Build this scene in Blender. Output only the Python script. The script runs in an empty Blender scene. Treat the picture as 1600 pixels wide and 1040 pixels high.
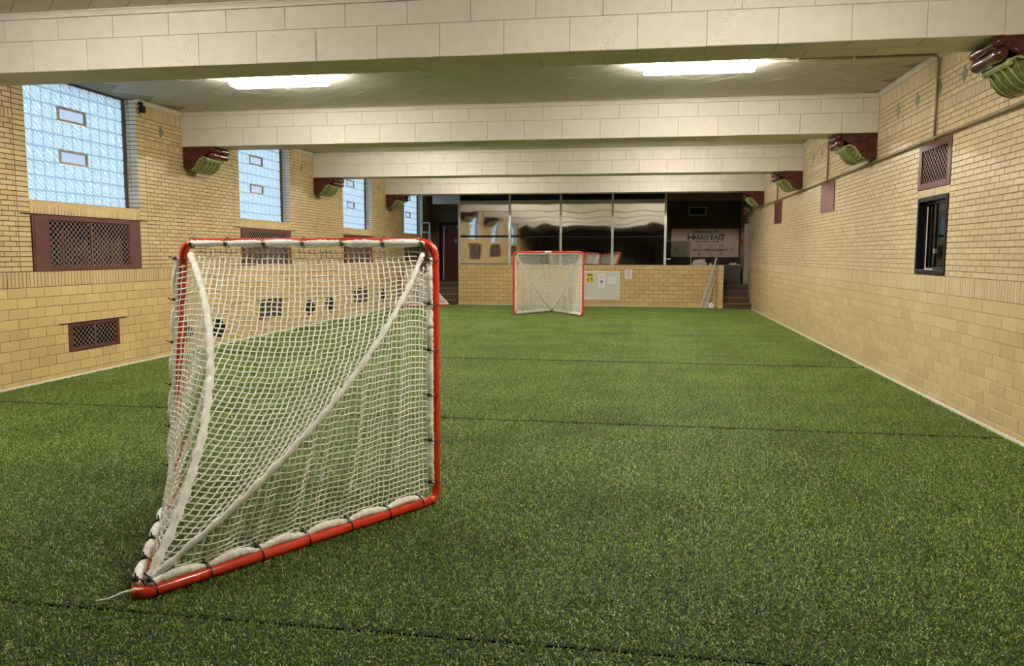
import bpy, bmesh, math, random
import numpy as np
from mathutils import Vector, Matrix
random.seed(7); rng = np.random.default_rng(7)
S = bpy.context.scene
C = S.collection
PI = math.pi

# ------------------------------------------------------------------ camera
F_PX, YAW, PITCH, ROLL, EYE = 1235.15, 0.160695, -0.099693, 0.00255, 1.6
cam_d = bpy.data.cameras.new('camera'); cam = bpy.data.objects.new('camera', cam_d); C.objects.link(cam)
cam_d.sensor_fit = 'HORIZONTAL'; cam_d.sensor_width = 36.0; cam_d.lens = F_PX / 1600 * 36
cam_d.clip_start = 0.05; cam_d.clip_end = 200
_f = Vector((-math.sin(YAW) * math.cos(PITCH), math.cos(YAW) * math.cos(PITCH), math.sin(PITCH)))
_r = Vector((math.cos(YAW), math.sin(YAW), 0)); _u = _r.cross(_f)
_r2 = math.cos(ROLL) * _r + math.sin(ROLL) * _u; _u2 = -math.sin(ROLL) * _r + math.cos(ROLL) * _u
cam.matrix_world = Matrix(((_r2.x, _u2.x, -_f.x, 0), (_r2.y, _u2.y, -_f.y, 0), (_r2.z, _u2.z, -_f.z, EYE), (0, 0, 0, 1)))
S.camera = cam

# ------------------------------------------------------------------ world, exposure
LAMP = 72.0          # emission of the fluorescent diffusers
SKY = 1.12
world = bpy.data.worlds.new('sky'); S.world = world; world.use_nodes = True
wn, wl = world.node_tree.nodes, world.node_tree.links
tc = wn.new('ShaderNodeTexCoord'); sx = wn.new('ShaderNodeSeparateXYZ'); wr = wn.new('ShaderNodeValToRGB')
wl.new(tc.outputs['Generated'], sx.inputs[0])
mr = wn.new('ShaderNodeMapRange'); mr.inputs['From Min'].default_value = -1; mr.inputs['From Max'].default_value = 1
wl.new(sx.outputs['Z'], mr.inputs['Value']); wl.new(mr.outputs[0], wr.inputs[0])
wr.color_ramp.elements[0].position = 0.40; wr.color_ramp.elements[0].color = (0.42, 0.47, 0.52, 1)
wr.color_ramp.elements[1].position = 1.0; wr.color_ramp.elements[1].color = (0.60, 0.80, 1.0, 1)
e = wr.color_ramp.elements.new(0.52); e.color = (0.80, 0.91, 0.98, 1)
wl.new(wr.outputs[0], wn['Background'].inputs['Color']); wn['Background'].inputs['Strength'].default_value = SKY
S.view_settings.view_transform = 'Standard'; S.view_settings.look = 'None'
S.view_settings.gamma = 1.0; S.view_settings.exposure = 0.62; S.view_settings.use_curve_mapping = False
S.cycles.max_bounces = 8; S.cycles.diffuse_bounces = 4; S.cycles.sample_clamp_indirect = 6.0

# ------------------------------------------------------------------ dimensions (metres, fitted to the photograph)
XL, XR = -7.252, 3.207
YB = [-8.46, -3.38, 1.70, 6.784, 11.808, 16.934, 22.023]      # front faces of the ceiling beams
BW = 0.512                                                     # beam thickness
ZB, ZM, ZT, ZC = 3.280, 3.5585, 3.755, 3.805                   # beam bottom, joint, top course, ceiling
YF, YREAR, YEND = 24.445, -8.9, 27.0
ZFL = 0.69                                                     # raised floor behind the far wall
WIN_Y = [3.46, 8.54, 13.625, 18.73, 23.84]; WIN_W = 2.12; WIN_Z = 2.237

# ------------------------------------------------------------------ materials
MATS = {}
def nodes_of(m): return m.node_tree.nodes, m.node_tree.links
def mat(name, col, rough=0.6, metal=0.0, spec=0.5, var=0.0, noise=0.0, nscale=8.0, bump=0.0, bscale=60.0, coat=0.0, col2=None, speck=0.0, emit=None, estr=0.0):
    m = bpy.data.materials.new(name); m.use_nodes = True; n, l = nodes_of(m); b = n['Principled BSDF']
    b.inputs['Roughness'].default_value = rough; b.inputs['Metallic'].default_value = metal
    b.inputs['Specular IOR Level'].default_value = spec; b.inputs['Coat Weight'].default_value = coat
    b.inputs['Coat Roughness'].default_value = 0.15
    c = (*col, 1); b.inputs['Base Color'].default_value = c
    geo = n.new('ShaderNodeNewGeometry'); cur = None
    if var > 0 or col2:
        oi = n.new('ShaderNodeObjectInfo'); ad = n.new('ShaderNodeMath'); ad.operation = 'ADD'
        l.new(oi.outputs['Random'], ad.inputs[0]); l.new(geo.outputs['Random Per Island'], ad.inputs[1])
        fr = n.new('ShaderNodeMath'); fr.operation = 'FRACT'; l.new(ad.outputs[0], fr.inputs[0])
        if col2:
            mx = n.new('ShaderNodeMix'); mx.data_type = 'RGBA'; mx.inputs['A'].default_value = c; mx.inputs['B'].default_value = (*col2, 1)
            pw = n.new('ShaderNodeMath'); pw.operation = 'POWER'; pw.inputs[1].default_value = 1.6
            l.new(fr.outputs[0], pw.inputs[0]); l.new(pw.outputs[0], mx.inputs['Factor']); cur = mx.outputs['Result']
        if var > 0:
            hs = n.new('ShaderNodeHueSaturation'); hs.inputs['Color'].default_value = c
            if cur: l.new(cur, hs.inputs['Color'])
            wnz = n.new('ShaderNodeTexWhiteNoise'); wnz.noise_dimensions = '1D'; l.new(fr.outputs[0], wnz.inputs['W'])
            mp = n.new('ShaderNodeMapRange'); mp.inputs['To Min'].default_value = 1 - var; mp.inputs['To Max'].default_value = 1 + var
            l.new(wnz.outputs['Value'], mp.inputs['Value']); l.new(mp.outputs[0], hs.inputs['Value']); cur = hs.outputs[0]
    if noise > 0:
        nz = n.new('ShaderNodeTexNoise'); nz.inputs['Scale'].default_value = nscale; nz.inputs['Detail'].default_value = 6
        l.new(geo.outputs['Position'], nz.inputs['Vector'])
        h2 = n.new('ShaderNodeHueSaturation'); h2.inputs['Color'].default_value = c
        if cur: l.new(cur, h2.inputs['Color'])
        mp = n.new('ShaderNodeMapRange'); mp.inputs['From Min'].default_value = 0.25; mp.inputs['From Max'].default_value = 0.75
        mp.inputs['To Min'].default_value = 1 - noise; mp.inputs['To Max'].default_value = 1 + noise
        l.new(nz.outputs[0], mp.inputs['Value']); l.new(mp.outputs[0], h2.inputs['Value']); cur = h2.outputs[0]
    if speck > 0:      # pits and chips in painted block
        v = n.new('ShaderNodeTexVoronoi'); v.inputs['Scale'].default_value = 55; l.new(geo.outputs['Position'], v.inputs['Vector'])
        n3 = n.new('ShaderNodeTexNoise'); n3.inputs['Scale'].default_value = 2.2; l.new(geo.outputs['Position'], n3.inputs['Vector'])
        th = n.new('ShaderNodeMapRange'); th.inputs['From Min'].default_value = 0.45; th.inputs['From Max'].default_value = 0.75
        th.inputs['To Min'].default_value = 0.05; th.inputs['To Max'].default_value = 0.30
        l.new(n3.outputs[0], th.inputs['Value'])
        lt = n.new('ShaderNodeMath'); lt.operation = 'LESS_THAN'; l.new(v.outputs['Distance'], lt.inputs[0]); l.new(th.outputs[0], lt.inputs[1])
        ml = n.new('ShaderNodeMath'); ml.operation = 'MULTIPLY'; ml.inputs[1].default_value = speck; l.new(lt.outputs[0], ml.inputs[0])
        mx2 = n.new('ShaderNodeMix'); mx2.data_type = 'RGBA'; mx2.inputs['A'].default_value = c; mx2.inputs['B'].default_value = (0.12, 0.10, 0.07, 1)
        if cur: l.new(cur, mx2.inputs['A'])
        l.new(ml.outputs[0], mx2.inputs['Factor']); cur = mx2.outputs['Result']
    if cur: l.new(cur, b.inputs['Base Color'])
    if bump > 0:
        nb = n.new('ShaderNodeTexNoise'); nb.inputs['Scale'].default_value = bscale; nb.inputs['Detail'].default_value = 5
        l.new(geo.outputs['Position'], nb.inputs['Vector'])
        bp = n.new('ShaderNodeBump'); bp.inputs['Strength'].default_value = bump; bp.inputs['Distance'].default_value = 0.004
        l.new(nb.outputs[0], bp.inputs['Height']); l.new(bp.outputs[0], b.inputs['Normal'])
    if emit:
        b.inputs['Emission Color'].default_value = (*emit, 1); b.inputs['Emission Strength'].default_value = estr
    MATS[name] = m; return m

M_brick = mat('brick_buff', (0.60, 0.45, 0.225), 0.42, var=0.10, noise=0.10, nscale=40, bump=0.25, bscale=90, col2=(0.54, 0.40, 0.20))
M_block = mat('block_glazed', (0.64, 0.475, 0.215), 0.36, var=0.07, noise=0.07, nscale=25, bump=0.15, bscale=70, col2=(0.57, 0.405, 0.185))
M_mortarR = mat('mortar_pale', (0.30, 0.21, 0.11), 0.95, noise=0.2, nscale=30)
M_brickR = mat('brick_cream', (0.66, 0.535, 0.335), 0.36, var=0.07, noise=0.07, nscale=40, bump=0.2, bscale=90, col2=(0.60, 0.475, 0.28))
M_jamb_lit = mat('brick_jamb_lit', (0.62, 0.58, 0.52), 0.35, var=0.06)  # wall brick made paler: window light painted into the jamb colour
M_grate = mat('grate_brown', (0.15, 0.105, 0.085), 0.5, noise=0.25, nscale=14)
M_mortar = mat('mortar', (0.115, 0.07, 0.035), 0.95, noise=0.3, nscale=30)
M_beam = mat('beam_painted_block', (0.66, 0.60, 0.52), 0.6, var=0.03, noise=0.05, nscale=10, bump=0.5, bscale=50, speck=0.55)
M_beamj = mat('beam_joint', (0.36, 0.32, 0.27), 0.9)
M_ceil = mat('ceiling_tile', (0.52, 0.50, 0.43), 0.7, var=0.03, noise=0.05, nscale=6, bump=0.3, bscale=40)
M_ceilj = mat('ceiling_joint', (0.34, 0.32, 0.27), 0.9)
M_trim = mat('trim_cream', (0.62, 0.57, 0.48), 0.55, noise=0.06)
M_white = mat('white_paint', (0.78, 0.74, 0.66), 0.55, noise=0.05)
M_maroon = mat('maroon_paint', (0.105, 0.026, 0.026), 0.42, noise=0.18, nscale=9, bump=0.1)
M_maroon2 = mat('maroon_panel', (0.16, 0.045, 0.042), 0.5, noise=0.22, nscale=7)
M_glaze = mat('maroon_glaze', (0.075, 0.016, 0.012), 0.24, noise=0.3, nscale=18, coat=0.15)
M_leaf_highlight = mat('green_glaze_highlight', (0.34, 0.35, 0.15), 0.22, noise=0.25, nscale=30, coat=0.4)  # lighter copy of the leaf green: highlights painted onto edges, beads and veins
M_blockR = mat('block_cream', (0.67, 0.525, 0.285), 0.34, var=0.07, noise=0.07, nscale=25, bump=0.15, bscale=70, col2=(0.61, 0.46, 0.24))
M_green = mat('green_glaze', (0.15, 0.165, 0.05), 0.2, noise=0.55, nscale=26, coat=0.5)
M_diamond = mat('green_tile', (0.17, 0.20, 0.12), 0.35, noise=0.12)
M_black = mat('black_metal', (0.006, 0.006, 0.007), 0.45, spec=0.2)
M_dark = mat('dark_void', (0.008, 0.007, 0.007), 0.9, spec=0.0)
M_rust = mat('rusty_radiator', (0.13, 0.075, 0.04), 0.7, noise=0.4, nscale=12)
M_pipe = mat('conduit_paint', (0.30, 0.25, 0.165), 0.45)
M_lampb = mat('lamp_housing', (0.75, 0.75, 0.72), 0.4)
M_diff = mat('lamp_diffuser', (0.9, 0.9, 0.88), 0.4, emit=(1.0, 0.93, 0.82), estr=LAMP)
M_red = mat('goal_red', (0.68, 0.040, 0.012), 0.28, noise=0.10, nscale=5, coat=0.3)
M_net = mat('net_cord', (0.92, 0.90, 0.83), 0.75)
M_lace = mat('lacing_cord', (0.91, 0.885, 0.82), 0.75, noise=0.12, nscale=60, bump=0.8, bscale=120)
M_tie = mat('black_tie', (0.01, 0.01, 0.01), 0.4)
M_turf = mat('turf_backing', (0.012, 0.026, 0.005), 0.9, noise=0.3, nscale=10)
M_alu = mat('aluminium', (0.55, 0.55, 0.54), 0.35, metal=0.8)
M_steel = mat('galvanised_steel', (0.42, 0.40, 0.36), 0.45, metal=0.6)
M_frame = mat('vent_frame', (0.46, 0.42, 0.36), 0.5)
M_grout = None
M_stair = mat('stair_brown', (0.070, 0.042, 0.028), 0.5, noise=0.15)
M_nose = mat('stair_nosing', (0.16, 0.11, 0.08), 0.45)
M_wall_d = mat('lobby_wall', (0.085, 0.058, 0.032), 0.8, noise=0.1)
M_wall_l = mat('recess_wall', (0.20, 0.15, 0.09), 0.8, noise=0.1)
M_board = mat('whiteboard', (0.62, 0.60, 0.55), 0.35, noise=0.03)
M_white2 = mat('white_gloss', (0.92, 0.92, 0.90), 0.3)
M_paper = mat('paper_white', (0.80, 0.79, 0.76), 0.7)
M_yellow = mat('paper_yellow', (0.72, 0.58, 0.03), 0.6)
M_ink = mat('ink', (0.02, 0.02, 0.02), 0.6)
M_grey = mat('print_grey', (0.36, 0.36, 0.36), 0.7)
M_sign = mat('sign_board', (0.88, 0.70, 0.55), 0.5, noise=0.04)
M_ledge = mat('ledge_stone', (0.60, 0.50, 0.33), 0.5, noise=0.08)
M_rear = mat('rear_wall', (0.22, 0.19, 0.14), 0.8, noise=0.1)
M_exit = mat('exit_red', (0.35, 0.02, 0.015), 0.4, emit=(1.0, 0.05, 0.03), estr=0.06)
M_bag = mat('pinkish_bag', (0.46, 0.38, 0.36), 0.6, noise=0.3, nscale=14)
M_wood = mat('door_jamb', (0.42, 0.33, 0.21), 0.5, noise=0.1)
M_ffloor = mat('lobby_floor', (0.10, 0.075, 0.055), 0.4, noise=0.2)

def mat_blade():
    m = bpy.data.materials.new('turf_blade'); m.use_nodes = True; n, l = nodes_of(m); b = n['Principled BSDF']
    g = n.new('ShaderNodeNewGeometry'); r = n.new('ShaderNodeValToRGB'); l.new(g.outputs['Random Per Island'], r.inputs[0])
    r.color_ramp.elements[0].color = (0.075, 0.145, 0.010, 1); r.color_ramp.elements[1].color = (0.85, 0.88, 0.55, 1)
    for p_, c_ in ((0.62, (0.180, 0.315, 0.030)), (0.86, (0.42, 0.54, 0.13)), (0.955, (0.60, 0.67, 0.27))): e = r.color_ramp.elements.new(p_); e.color = (*c_, 1)
    nz = n.new('ShaderNodeTexNoise'); nz.inputs['Scale'].default_value = 1.1; nz.inputs['Detail'].default_value = 4
    l.new(g.outputs['Position'], nz.inputs['Vector'])
    mp = n.new('ShaderNodeMapRange'); mp.inputs['From Min'].default_value = 0.3; mp.inputs['From Max'].default_value = 0.7
    mp.inputs['To Min'].default_value = 0.78; mp.inputs['To Max'].default_value = 1.2; l.new(nz.outputs[0], mp.inputs['Value'])
    h = n.new('ShaderNodeHueSaturation'); l.new(r.outputs[0], h.inputs['Color']); l.new(mp.outputs[0], h.inputs['Value'])
    l.new(h.outputs[0], b.inputs['Base Color']); b.inputs['Roughness'].default_value = 0.32; b.inputs['Specular IOR Level'].default_value = 0.4
    return m
M_blade = mat_blade()

def mat_glassblock(name, col):
    m = bpy.data.materials.new(name); m.use_nodes = True; n, l = nodes_of(m); n.remove(n['Principled BSDF'])
    out = n['Material Output']; g = n.new('ShaderNodeNewGeometry')
    nz = n.new('ShaderNodeTexNoise'); nz.inputs['Scale'].default_value = 14; nz.inputs['Detail'].default_value = 1
    l.new(g.outputs['Position'], nz.inputs['Vector'])
    w = n.new('ShaderNodeTexWave'); w.inputs['Scale'].default_value = 9; w.inputs['Distortion'].default_value = 7.0; w.inputs['Detail'].default_value = 1.5
    w.bands_direction = 'DIAGONAL'; l.new(g.outputs['Position'], w.inputs['Vector'])
    bp = n.new('ShaderNodeBump'); bp.inputs['Strength'].default_value = 0.9; bp.inputs['Distance'].default_value = 0.03
    l.new(w.outputs['Fac'], bp.inputs['Height'])
    t = n.new('ShaderNodeBsdfTranslucent'); l.new(bp.outputs[0], t.inputs['Normal'])
    cr = n.new('ShaderNodeValToRGB'); l.new(w.outputs['Fac'], cr.inputs[0])
    cr.color_ramp.elements[0].color = (col[0] * 0.55, col[1] * 0.70, col[2] * 0.80, 1); cr.color_ramp.elements[1].color = (*col, 1)
    l.new(cr.outputs[0], t.inputs['Color'])
    gl = n.new('ShaderNodeBsdfGlossy'); gl.inputs['Roughness'].default_value = 0.15; gl.inputs['Color'].default_value = (1, 1, 1, 1); l.new(bp.outputs[0], gl.inputs['Normal'])
    mx = n.new('ShaderNodeMixShader'); fr = n.new('ShaderNodeFresnel'); fr.inputs['IOR'].default_value = 1.3
    l.new(fr.outputs[0], mx.inputs[0]); l.new(t.outputs[0], mx.inputs[1]); l.new(gl.outputs[0], mx.inputs[2]); l.new(mx.outputs[0], out.inputs[0])
    return m
M_gblock = mat_glassblock('glass_block', (0.92, 0.97, 1.0))
def mat_translucent(name, col):
    m = bpy.data.materials.new(name); m.use_nodes = True; n, l = nodes_of(m); n.remove(n['Principled BSDF'])
    t = n.new('ShaderNodeBsdfTranslucent'); t.inputs['Color'].default_value = (*col, 1); d = n.new('ShaderNodeBsdfDiffuse'); d.inputs['Color'].default_value = (*col, 1)
    mx = n.new('ShaderNodeMixShader'); mx.inputs[0].default_value = 0.3; l.new(t.outputs[0], mx.inputs[1]); l.new(d.outputs[0], mx.inputs[2]); l.new(mx.outputs[0], n['Material Output'].inputs[0])
    return m
M_grout = mat_translucent('block_grout', (0.34, 0.52, 0.64))
def mat_thin_glass(name, tint, refl):
    m = bpy.data.materials.new(name); m.use_nodes = True; n, l = nodes_of(m); n.remove(n['Principled BSDF'])
    t = n.new('ShaderNodeBsdfTransparent'); t.inputs['Color'].default_value = (*tint, 1)
    g = n.new('ShaderNodeBsdfGlossy'); g.inputs['Roughness'].default_value = 0.02
    mx = n.new('ShaderNodeMixShader'); mx.inputs[0].default_value = refl
    l.new(t.outputs[0], mx.inputs[1]); l.new(g.outputs[0], mx.inputs[2]); l.new(mx.outputs[0], n['Material Output'].inputs[0])
    return m
M_clear = mat_thin_glass('clear_pane', (0.66, 0.69, 0.76), 0.06)
M_greenish = mat_thin_glass('sliding_pane', (0.70, 0.78, 0.66), 0.12)
def mat_mirror():
    m = bpy.data.materials.new('reflective_glass'); m.use_nodes = True; n, l = nodes_of(m); b = n['Principled BSDF']
    g = n.new('ShaderNodeNewGeometry'); mp = n.new('ShaderNodeMapping'); mp.inputs['Scale'].default_value = (1.0, 1.0, 0.8)
    nz = n.new('ShaderNodeTexNoise'); nz.inputs['Scale'].default_value = 1.15; nz.inputs['Detail'].default_value = 1
    l.new(g.outputs['Position'], mp.inputs['Vector']); l.new(mp.outputs[0], nz.inputs['Vector'])
    bp = n.new('ShaderNodeBump'); bp.inputs['Strength'].default_value = 1.0; bp.inputs['Distance'].default_value = 0.007
    l.new(nz.outputs[0], bp.inputs['Height']); l.new(bp.outputs[0], b.inputs['Normal'])
    b.inputs['Base Color'].default_value = (0.74, 0.74, 0.72, 1); b.inputs['Metallic'].default_value = 1.0; b.inputs['Roughness'].default_value = 0.03
    return m
M_mirror = mat_mirror()

# ------------------------------------------------------------------ mesh helpers
def link(name, me, m=None, parent=None, **props):
    o = bpy.data.objects.new(name, me); C.objects.link(o)
    if m is not None and me is not None and not me.materials: me.materials.append(m)
    if parent: o.parent = parent
    for k, v in props.items(): o[k] = v
    return o
def empty(name, loc=(0, 0, 0), parent=None, rz=0.0, **props):
    o = bpy.data.objects.new(name, None); C.objects.link(o); o.location = loc; o.rotation_euler = (0, 0, rz); o.empty_display_size = 0.1
    if parent: o.parent = parent
    for k, v in props.items(): o[k] = v
    return o
def mesh_np(name, V, Fc, smooth=False):
    me = bpy.data.meshes.new(name); me.from_pydata([tuple(v) for v in V], [], [tuple(f) for f in Fc]); me.update()
    if smooth:
        for p in me.polygons: p.use_smooth = True
    return me
class MB:
    def __init__(s): s.v = []; s.f = []
    def add(s, V, Fc):
        k = len(s.v); s.v += [tuple(map(float, a)) for a in V]; s.f += [tuple(i + k for i in f) for f in Fc]; return s
    def box(s, x0, x1, y0, y1, z0, z1):
        return s.add([(x0, y0, z0), (x1, y0, z0), (x1, y1, z0), (x0, y1, z0), (x0, y0, z1), (x1, y0, z1), (x1, y1, z1), (x0, y1, z1)],
                     [(0, 3, 2, 1), (4, 5, 6, 7), (0, 1, 5, 4), (1, 2, 6, 5), (2, 3, 7, 6), (3, 0, 4, 7)])
    def bar(s, a, b, w, d, up=(0, 0, 1)):      # a straight bar of section w x d
        a, b = Vector(a), Vector(b); t = (b - a).normalized(); u = Vector(up)
        if abs(t.dot(u)) > 0.99: u = Vector((0, 1, 0))
        x = t.cross(u).normalized() * w / 2; y = x.cross(t).normalized() * d / 2
        V = [p + i * x + j * y for p in (a, b) for i, j in ((-1, -1), (1, -1), (1, 1), (-1, 1))]
        return s.add(V, [(0, 1, 2, 3), (7, 6, 5, 4), (0, 4, 5, 1), (1, 5, 6, 2), (2, 6, 7, 3), (3, 7, 4, 0)])
    def tube(s, pts, r, n=10, cap=True):
        P = np.asarray(pts, float); m = len(P)
        R_ = np.full(m, r) if np.isscalar(r) else np.asarray(r, float)
        T = np.gradient(P, axis=0); T /= np.linalg.norm(T, axis=1)[:, None] + 1e-12
        u = np.cross(T[0], (0, 0, 1.0));
        if np.linalg.norm(u) < 0.05: u = np.cross(T[0], (0, 1.0, 0))
        V = []
        for i in range(m):
            u = u - T[i] * (u @ T[i]); u /= np.linalg.norm(u) + 1e-12; w = np.cross(T[i], u)
            for k in range(n):
                a = 2 * PI * k / n; V.append(P[i] + R_[i] * (math.cos(a) * u + math.sin(a) * w))
        Fc = [(i * n + k, i * n + (k + 1) % n, (i + 1) * n + (k + 1) % n, (i + 1) * n + k) for i in range(m - 1) for k in range(n)]
        if cap: Fc += [tuple(range(n - 1, -1, -1)), tuple((m - 1) * n + k for k in range(n))]
        return s.add(V, Fc)
    def sphere(s, c, r, n=8, k=6, sc=(1, 1, 1)):
        V = [(c[0], c[1], c[2] - r * sc[2])]; Fc = []
        for i in range(1, k):
            a = -PI / 2 + PI * i / k
            for j in range(n):
                b = 2 * PI * j / n; V.append((c[0] + r * sc[0] * math.cos(a) * math.cos(b), c[1] + r * sc[1] * math.cos(a) * math.sin(b), c[2] + r * sc[2] * math.sin(a)))
        V.append((c[0], c[1], c[2] + r * sc[2])); L = len(V) - 1
        for j in range(n):
            Fc.append((0, 1 + (j + 1) % n, 1 + j)); Fc.append((L, 1 + (k - 2) * n + j, 1 + (k - 2) * n + (j + 1) % n))
            for i in range(k - 2): Fc.append((1 + i * n + j, 1 + i * n + (j + 1) % n, 1 + (i + 1) * n + (j + 1) % n, 1 + (i + 1) * n + j))
        return s.add(V, Fc)
    def prism(s, prof, y0, y1):                 # closed (x,z) outline drawn out along y
        n = len(prof); V = [(p[0], y0, p[1]) for p in prof] + [(p[0], y1, p[1]) for p in prof]
        return s.add(V, [tuple(range(n)), tuple(range(2 * n - 1, n - 1, -1))] + [(i, i + n, (i + 1) % n + n, (i + 1) % n) for i in range(n)])
    def build(s, name, m, parent=None, smooth=False, bevel=0.0, mw=None, **props):
        me = mesh_np(name, s.v, s.f, smooth)
        bm = bmesh.new(); bm.from_mesh(me); bmesh.ops.recalc_face_normals(bm, faces=bm.faces); bm.to_mesh(me); bm.free()
        o = link(name, me, m, parent, **props)
        if mw is not None: o.matrix_local = mw
        if bevel > 0:
            b = o.modifiers.new('bevel', 'BEVEL'); b.width = bevel; b.segments = 2; b.limit_method = 'ANGLE'; b.angle_limit = 0.7
        return o
def copy_tree(o, parent=None):
    c = o.copy(); C.objects.link(c)
    if parent: c.parent = parent
    for ch in list(o.children): copy_tree(ch, c)
    return c
def tag(o, label, cat, group=None):
    o['label'] = label; o['category'] = cat
    if group: o['group'] = group
    return o

def sample(path, step):
    P = np.asarray([tuple(p) for p in path], float); d_ = np.r_[0, np.cumsum(np.linalg.norm(np.diff(P, axis=0), axis=1))]; n = max(2, int(d_[-1] / step) + 1); s = np.linspace(0, d_[-1], n)
    return np.stack([np.interp(s, d_, P[:, k]) for k in range(3)], 1)

# surfaces: a frame (origin, eu, ev, en) in which pieces are laid as (u0,u1,v0,v1)
class Surf:
    def __init__(s, o, eu, ev, en): s.o, s.eu, s.ev, s.en = [np.array(a, float) for a in (o, eu, ev, en)]
    def mw(s, u, v, n=0.0):
        p = s.o + u * s.eu + v * s.ev + n * s.en
        return Matrix(((s.eu[0], s.ev[0], s.en[0], p[0]), (s.eu[1], s.ev[1], s.en[1], p[1]), (s.eu[2], s.ev[2], s.en[2], p[2]), (0, 0, 0, 1)))
    def pts(s, A): A = np.asarray(A, float); return s.o + A[:, :1] * s.eu + A[:, 1:2] * s.ev + A[:, 2:3] * s.en
SL = Surf((XL, 0, 0), (0, 1, 0), (0, 0, 1), (1, 0, 0))
SR = Surf((XR, 0, 0), (0, -1, 0), (0, 0, 1), (-1, 0, 0))
SF = Surf((0, YF, 0), (1, 0, 0), (0, 0, 1), (0, -1, 0))
_cr, _cu, _cf = [np.array(a) for a in (_r2, _u2, _f)]
def screen(P):
    d = np.asarray(P, float) - np.array((0, 0, EYE)); z = d @ _cf
    return 800 + F_PX * (d @ _cr) / z, 520 - F_PX * (d @ _cu) / z, z, d
TPL_F = [(8, 9, 10, 11), (4, 5, 9, 8), (5, 6, 10, 9), (6, 7, 11, 10), (7, 4, 8, 11), (0, 1, 5, 4), (1, 2, 6, 5), (2, 3, 7, 6), (3, 0, 4, 7)]
def piece_verts(w, h, d, c):
    a, b = w / 2, h / 2
    q = lambda a, b, n: [(-a, -b, n), (a, -b, n), (a, b, n), (-a, b, n)]
    return np.array(q(a, b, -d) + q(a, b, -c) + q(a - c, b - c, 0))
_pm = {}
def lay(parent, surf, rects, name, m, joint, keep=300, depth=0.014, chamfer=0.003, jn=0.0015, rest=None, minpx=10.0, tilt=0.0025):
    """bricks, blocks, tiles: the largest ones in view as parts of their own, the rest joined"""
    sc = []
    for i, (u0, u1, v0, v1) in enumerate(rects):
        p = surf.o + (u0 + u1) / 2 * surf.eu + (v0 + v1) / 2 * surf.ev
        x, y, z, d = screen(p)
        ok = z > 0.5 and -15 < x < 1615 and -12 < y < 1052
        sc.append(((u1 - u0) * (v1 - v0) * abs(d @ surf.en) / (d @ d) ** 1.5 * F_PX ** 2 if ok else 0.0))
    order = sorted(range(len(rects)), key=lambda i: -sc[i]); single = set(i for i in order[:keep] if sc[i] > minpx)
    VV, FF, k = [], [], 0
    for i, (u0, u1, v0, v1) in enumerate(rects):
        w, h = u1 - u0 - joint, v1 - v0 - joint
        if w < 0.006 or h < 0.006: continue
        n = rng.uniform(-jn, jn); uc, vc = (u0 + u1) / 2, (v0 + v1) / 2
        t1, t2 = rng.normal(0, tilt, 2)
        if i in single:
            key = (round(w, 3), round(h, 3), depth, chamfer, m.name)
            if key not in _pm: _pm[key] = mesh_np(name, piece_verts(w, h, depth, chamfer), TPL_F); _pm[key].materials.append(m)
            o = link(name, _pm[key], None, parent)
            o.matrix_local = surf.mw(uc, vc, n) @ Matrix.Rotation(t1, 4, 'X') @ Matrix.Rotation(t2, 4, 'Y')
        else:
            A = piece_verts(w, h, depth, chamfer); A[:, 2] += n + A[:, 1] * t1 - A[:, 0] * t2; A[:, 0] += uc; A[:, 1] += vc
            VV.append(surf.pts(A)); FF += [tuple(j + k for j in f) for f in TPL_F]; k += 12
    if VV: link(rest or name + '_field', mesh_np(rest or name, np.concatenate(VV), FF), m, parent, kind='stuff')
def holed(u0, u1, v0, v1, holes):
    us = sorted({u0, u1} | {min(max(a, u0), u1) for h in holes for a in h[:2]}); vs = sorted({v0, v1} | {min(max(a, v0), v1) for h in holes for a in h[2:]})
    out = []
    for a, b in zip(us, us[1:]):
        for c, d in zip(vs, vs[1:]):
            mu, mv = (a + b) / 2, (c + d) / 2
            if not any(h[0] < mu < h[1] and h[2] < mv < h[3] for h in holes): out.append((a, b, c, d))
    return out
def cut(iv, a, b):
    out = []
    for p, q in iv:
        if b <= p or a >= q: out.append((p, q)); continue
        if a > p: out.append((p, a))
        if b < q: out.append((b, q))
    return out
def course(u0, u1, v0, v1, L, off, holes):
    iv = [(u0, u1)]
    for h in holes:
        if h[2] < (v0 + v1) / 2 < h[3]: iv = cut(iv, h[0], h[1])
    out = []
    for p, q in iv:
        k = math.floor((p - off) / L); x = p
        while x < q - 1e-6:
            k += 1; nx = min(off + k * L, q)
            if nx - x < 0.03 and nx < q: continue
            if q - nx < 0.03: nx = q
            out.append((x, nx, v0, v1)); x = nx
    return out

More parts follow.
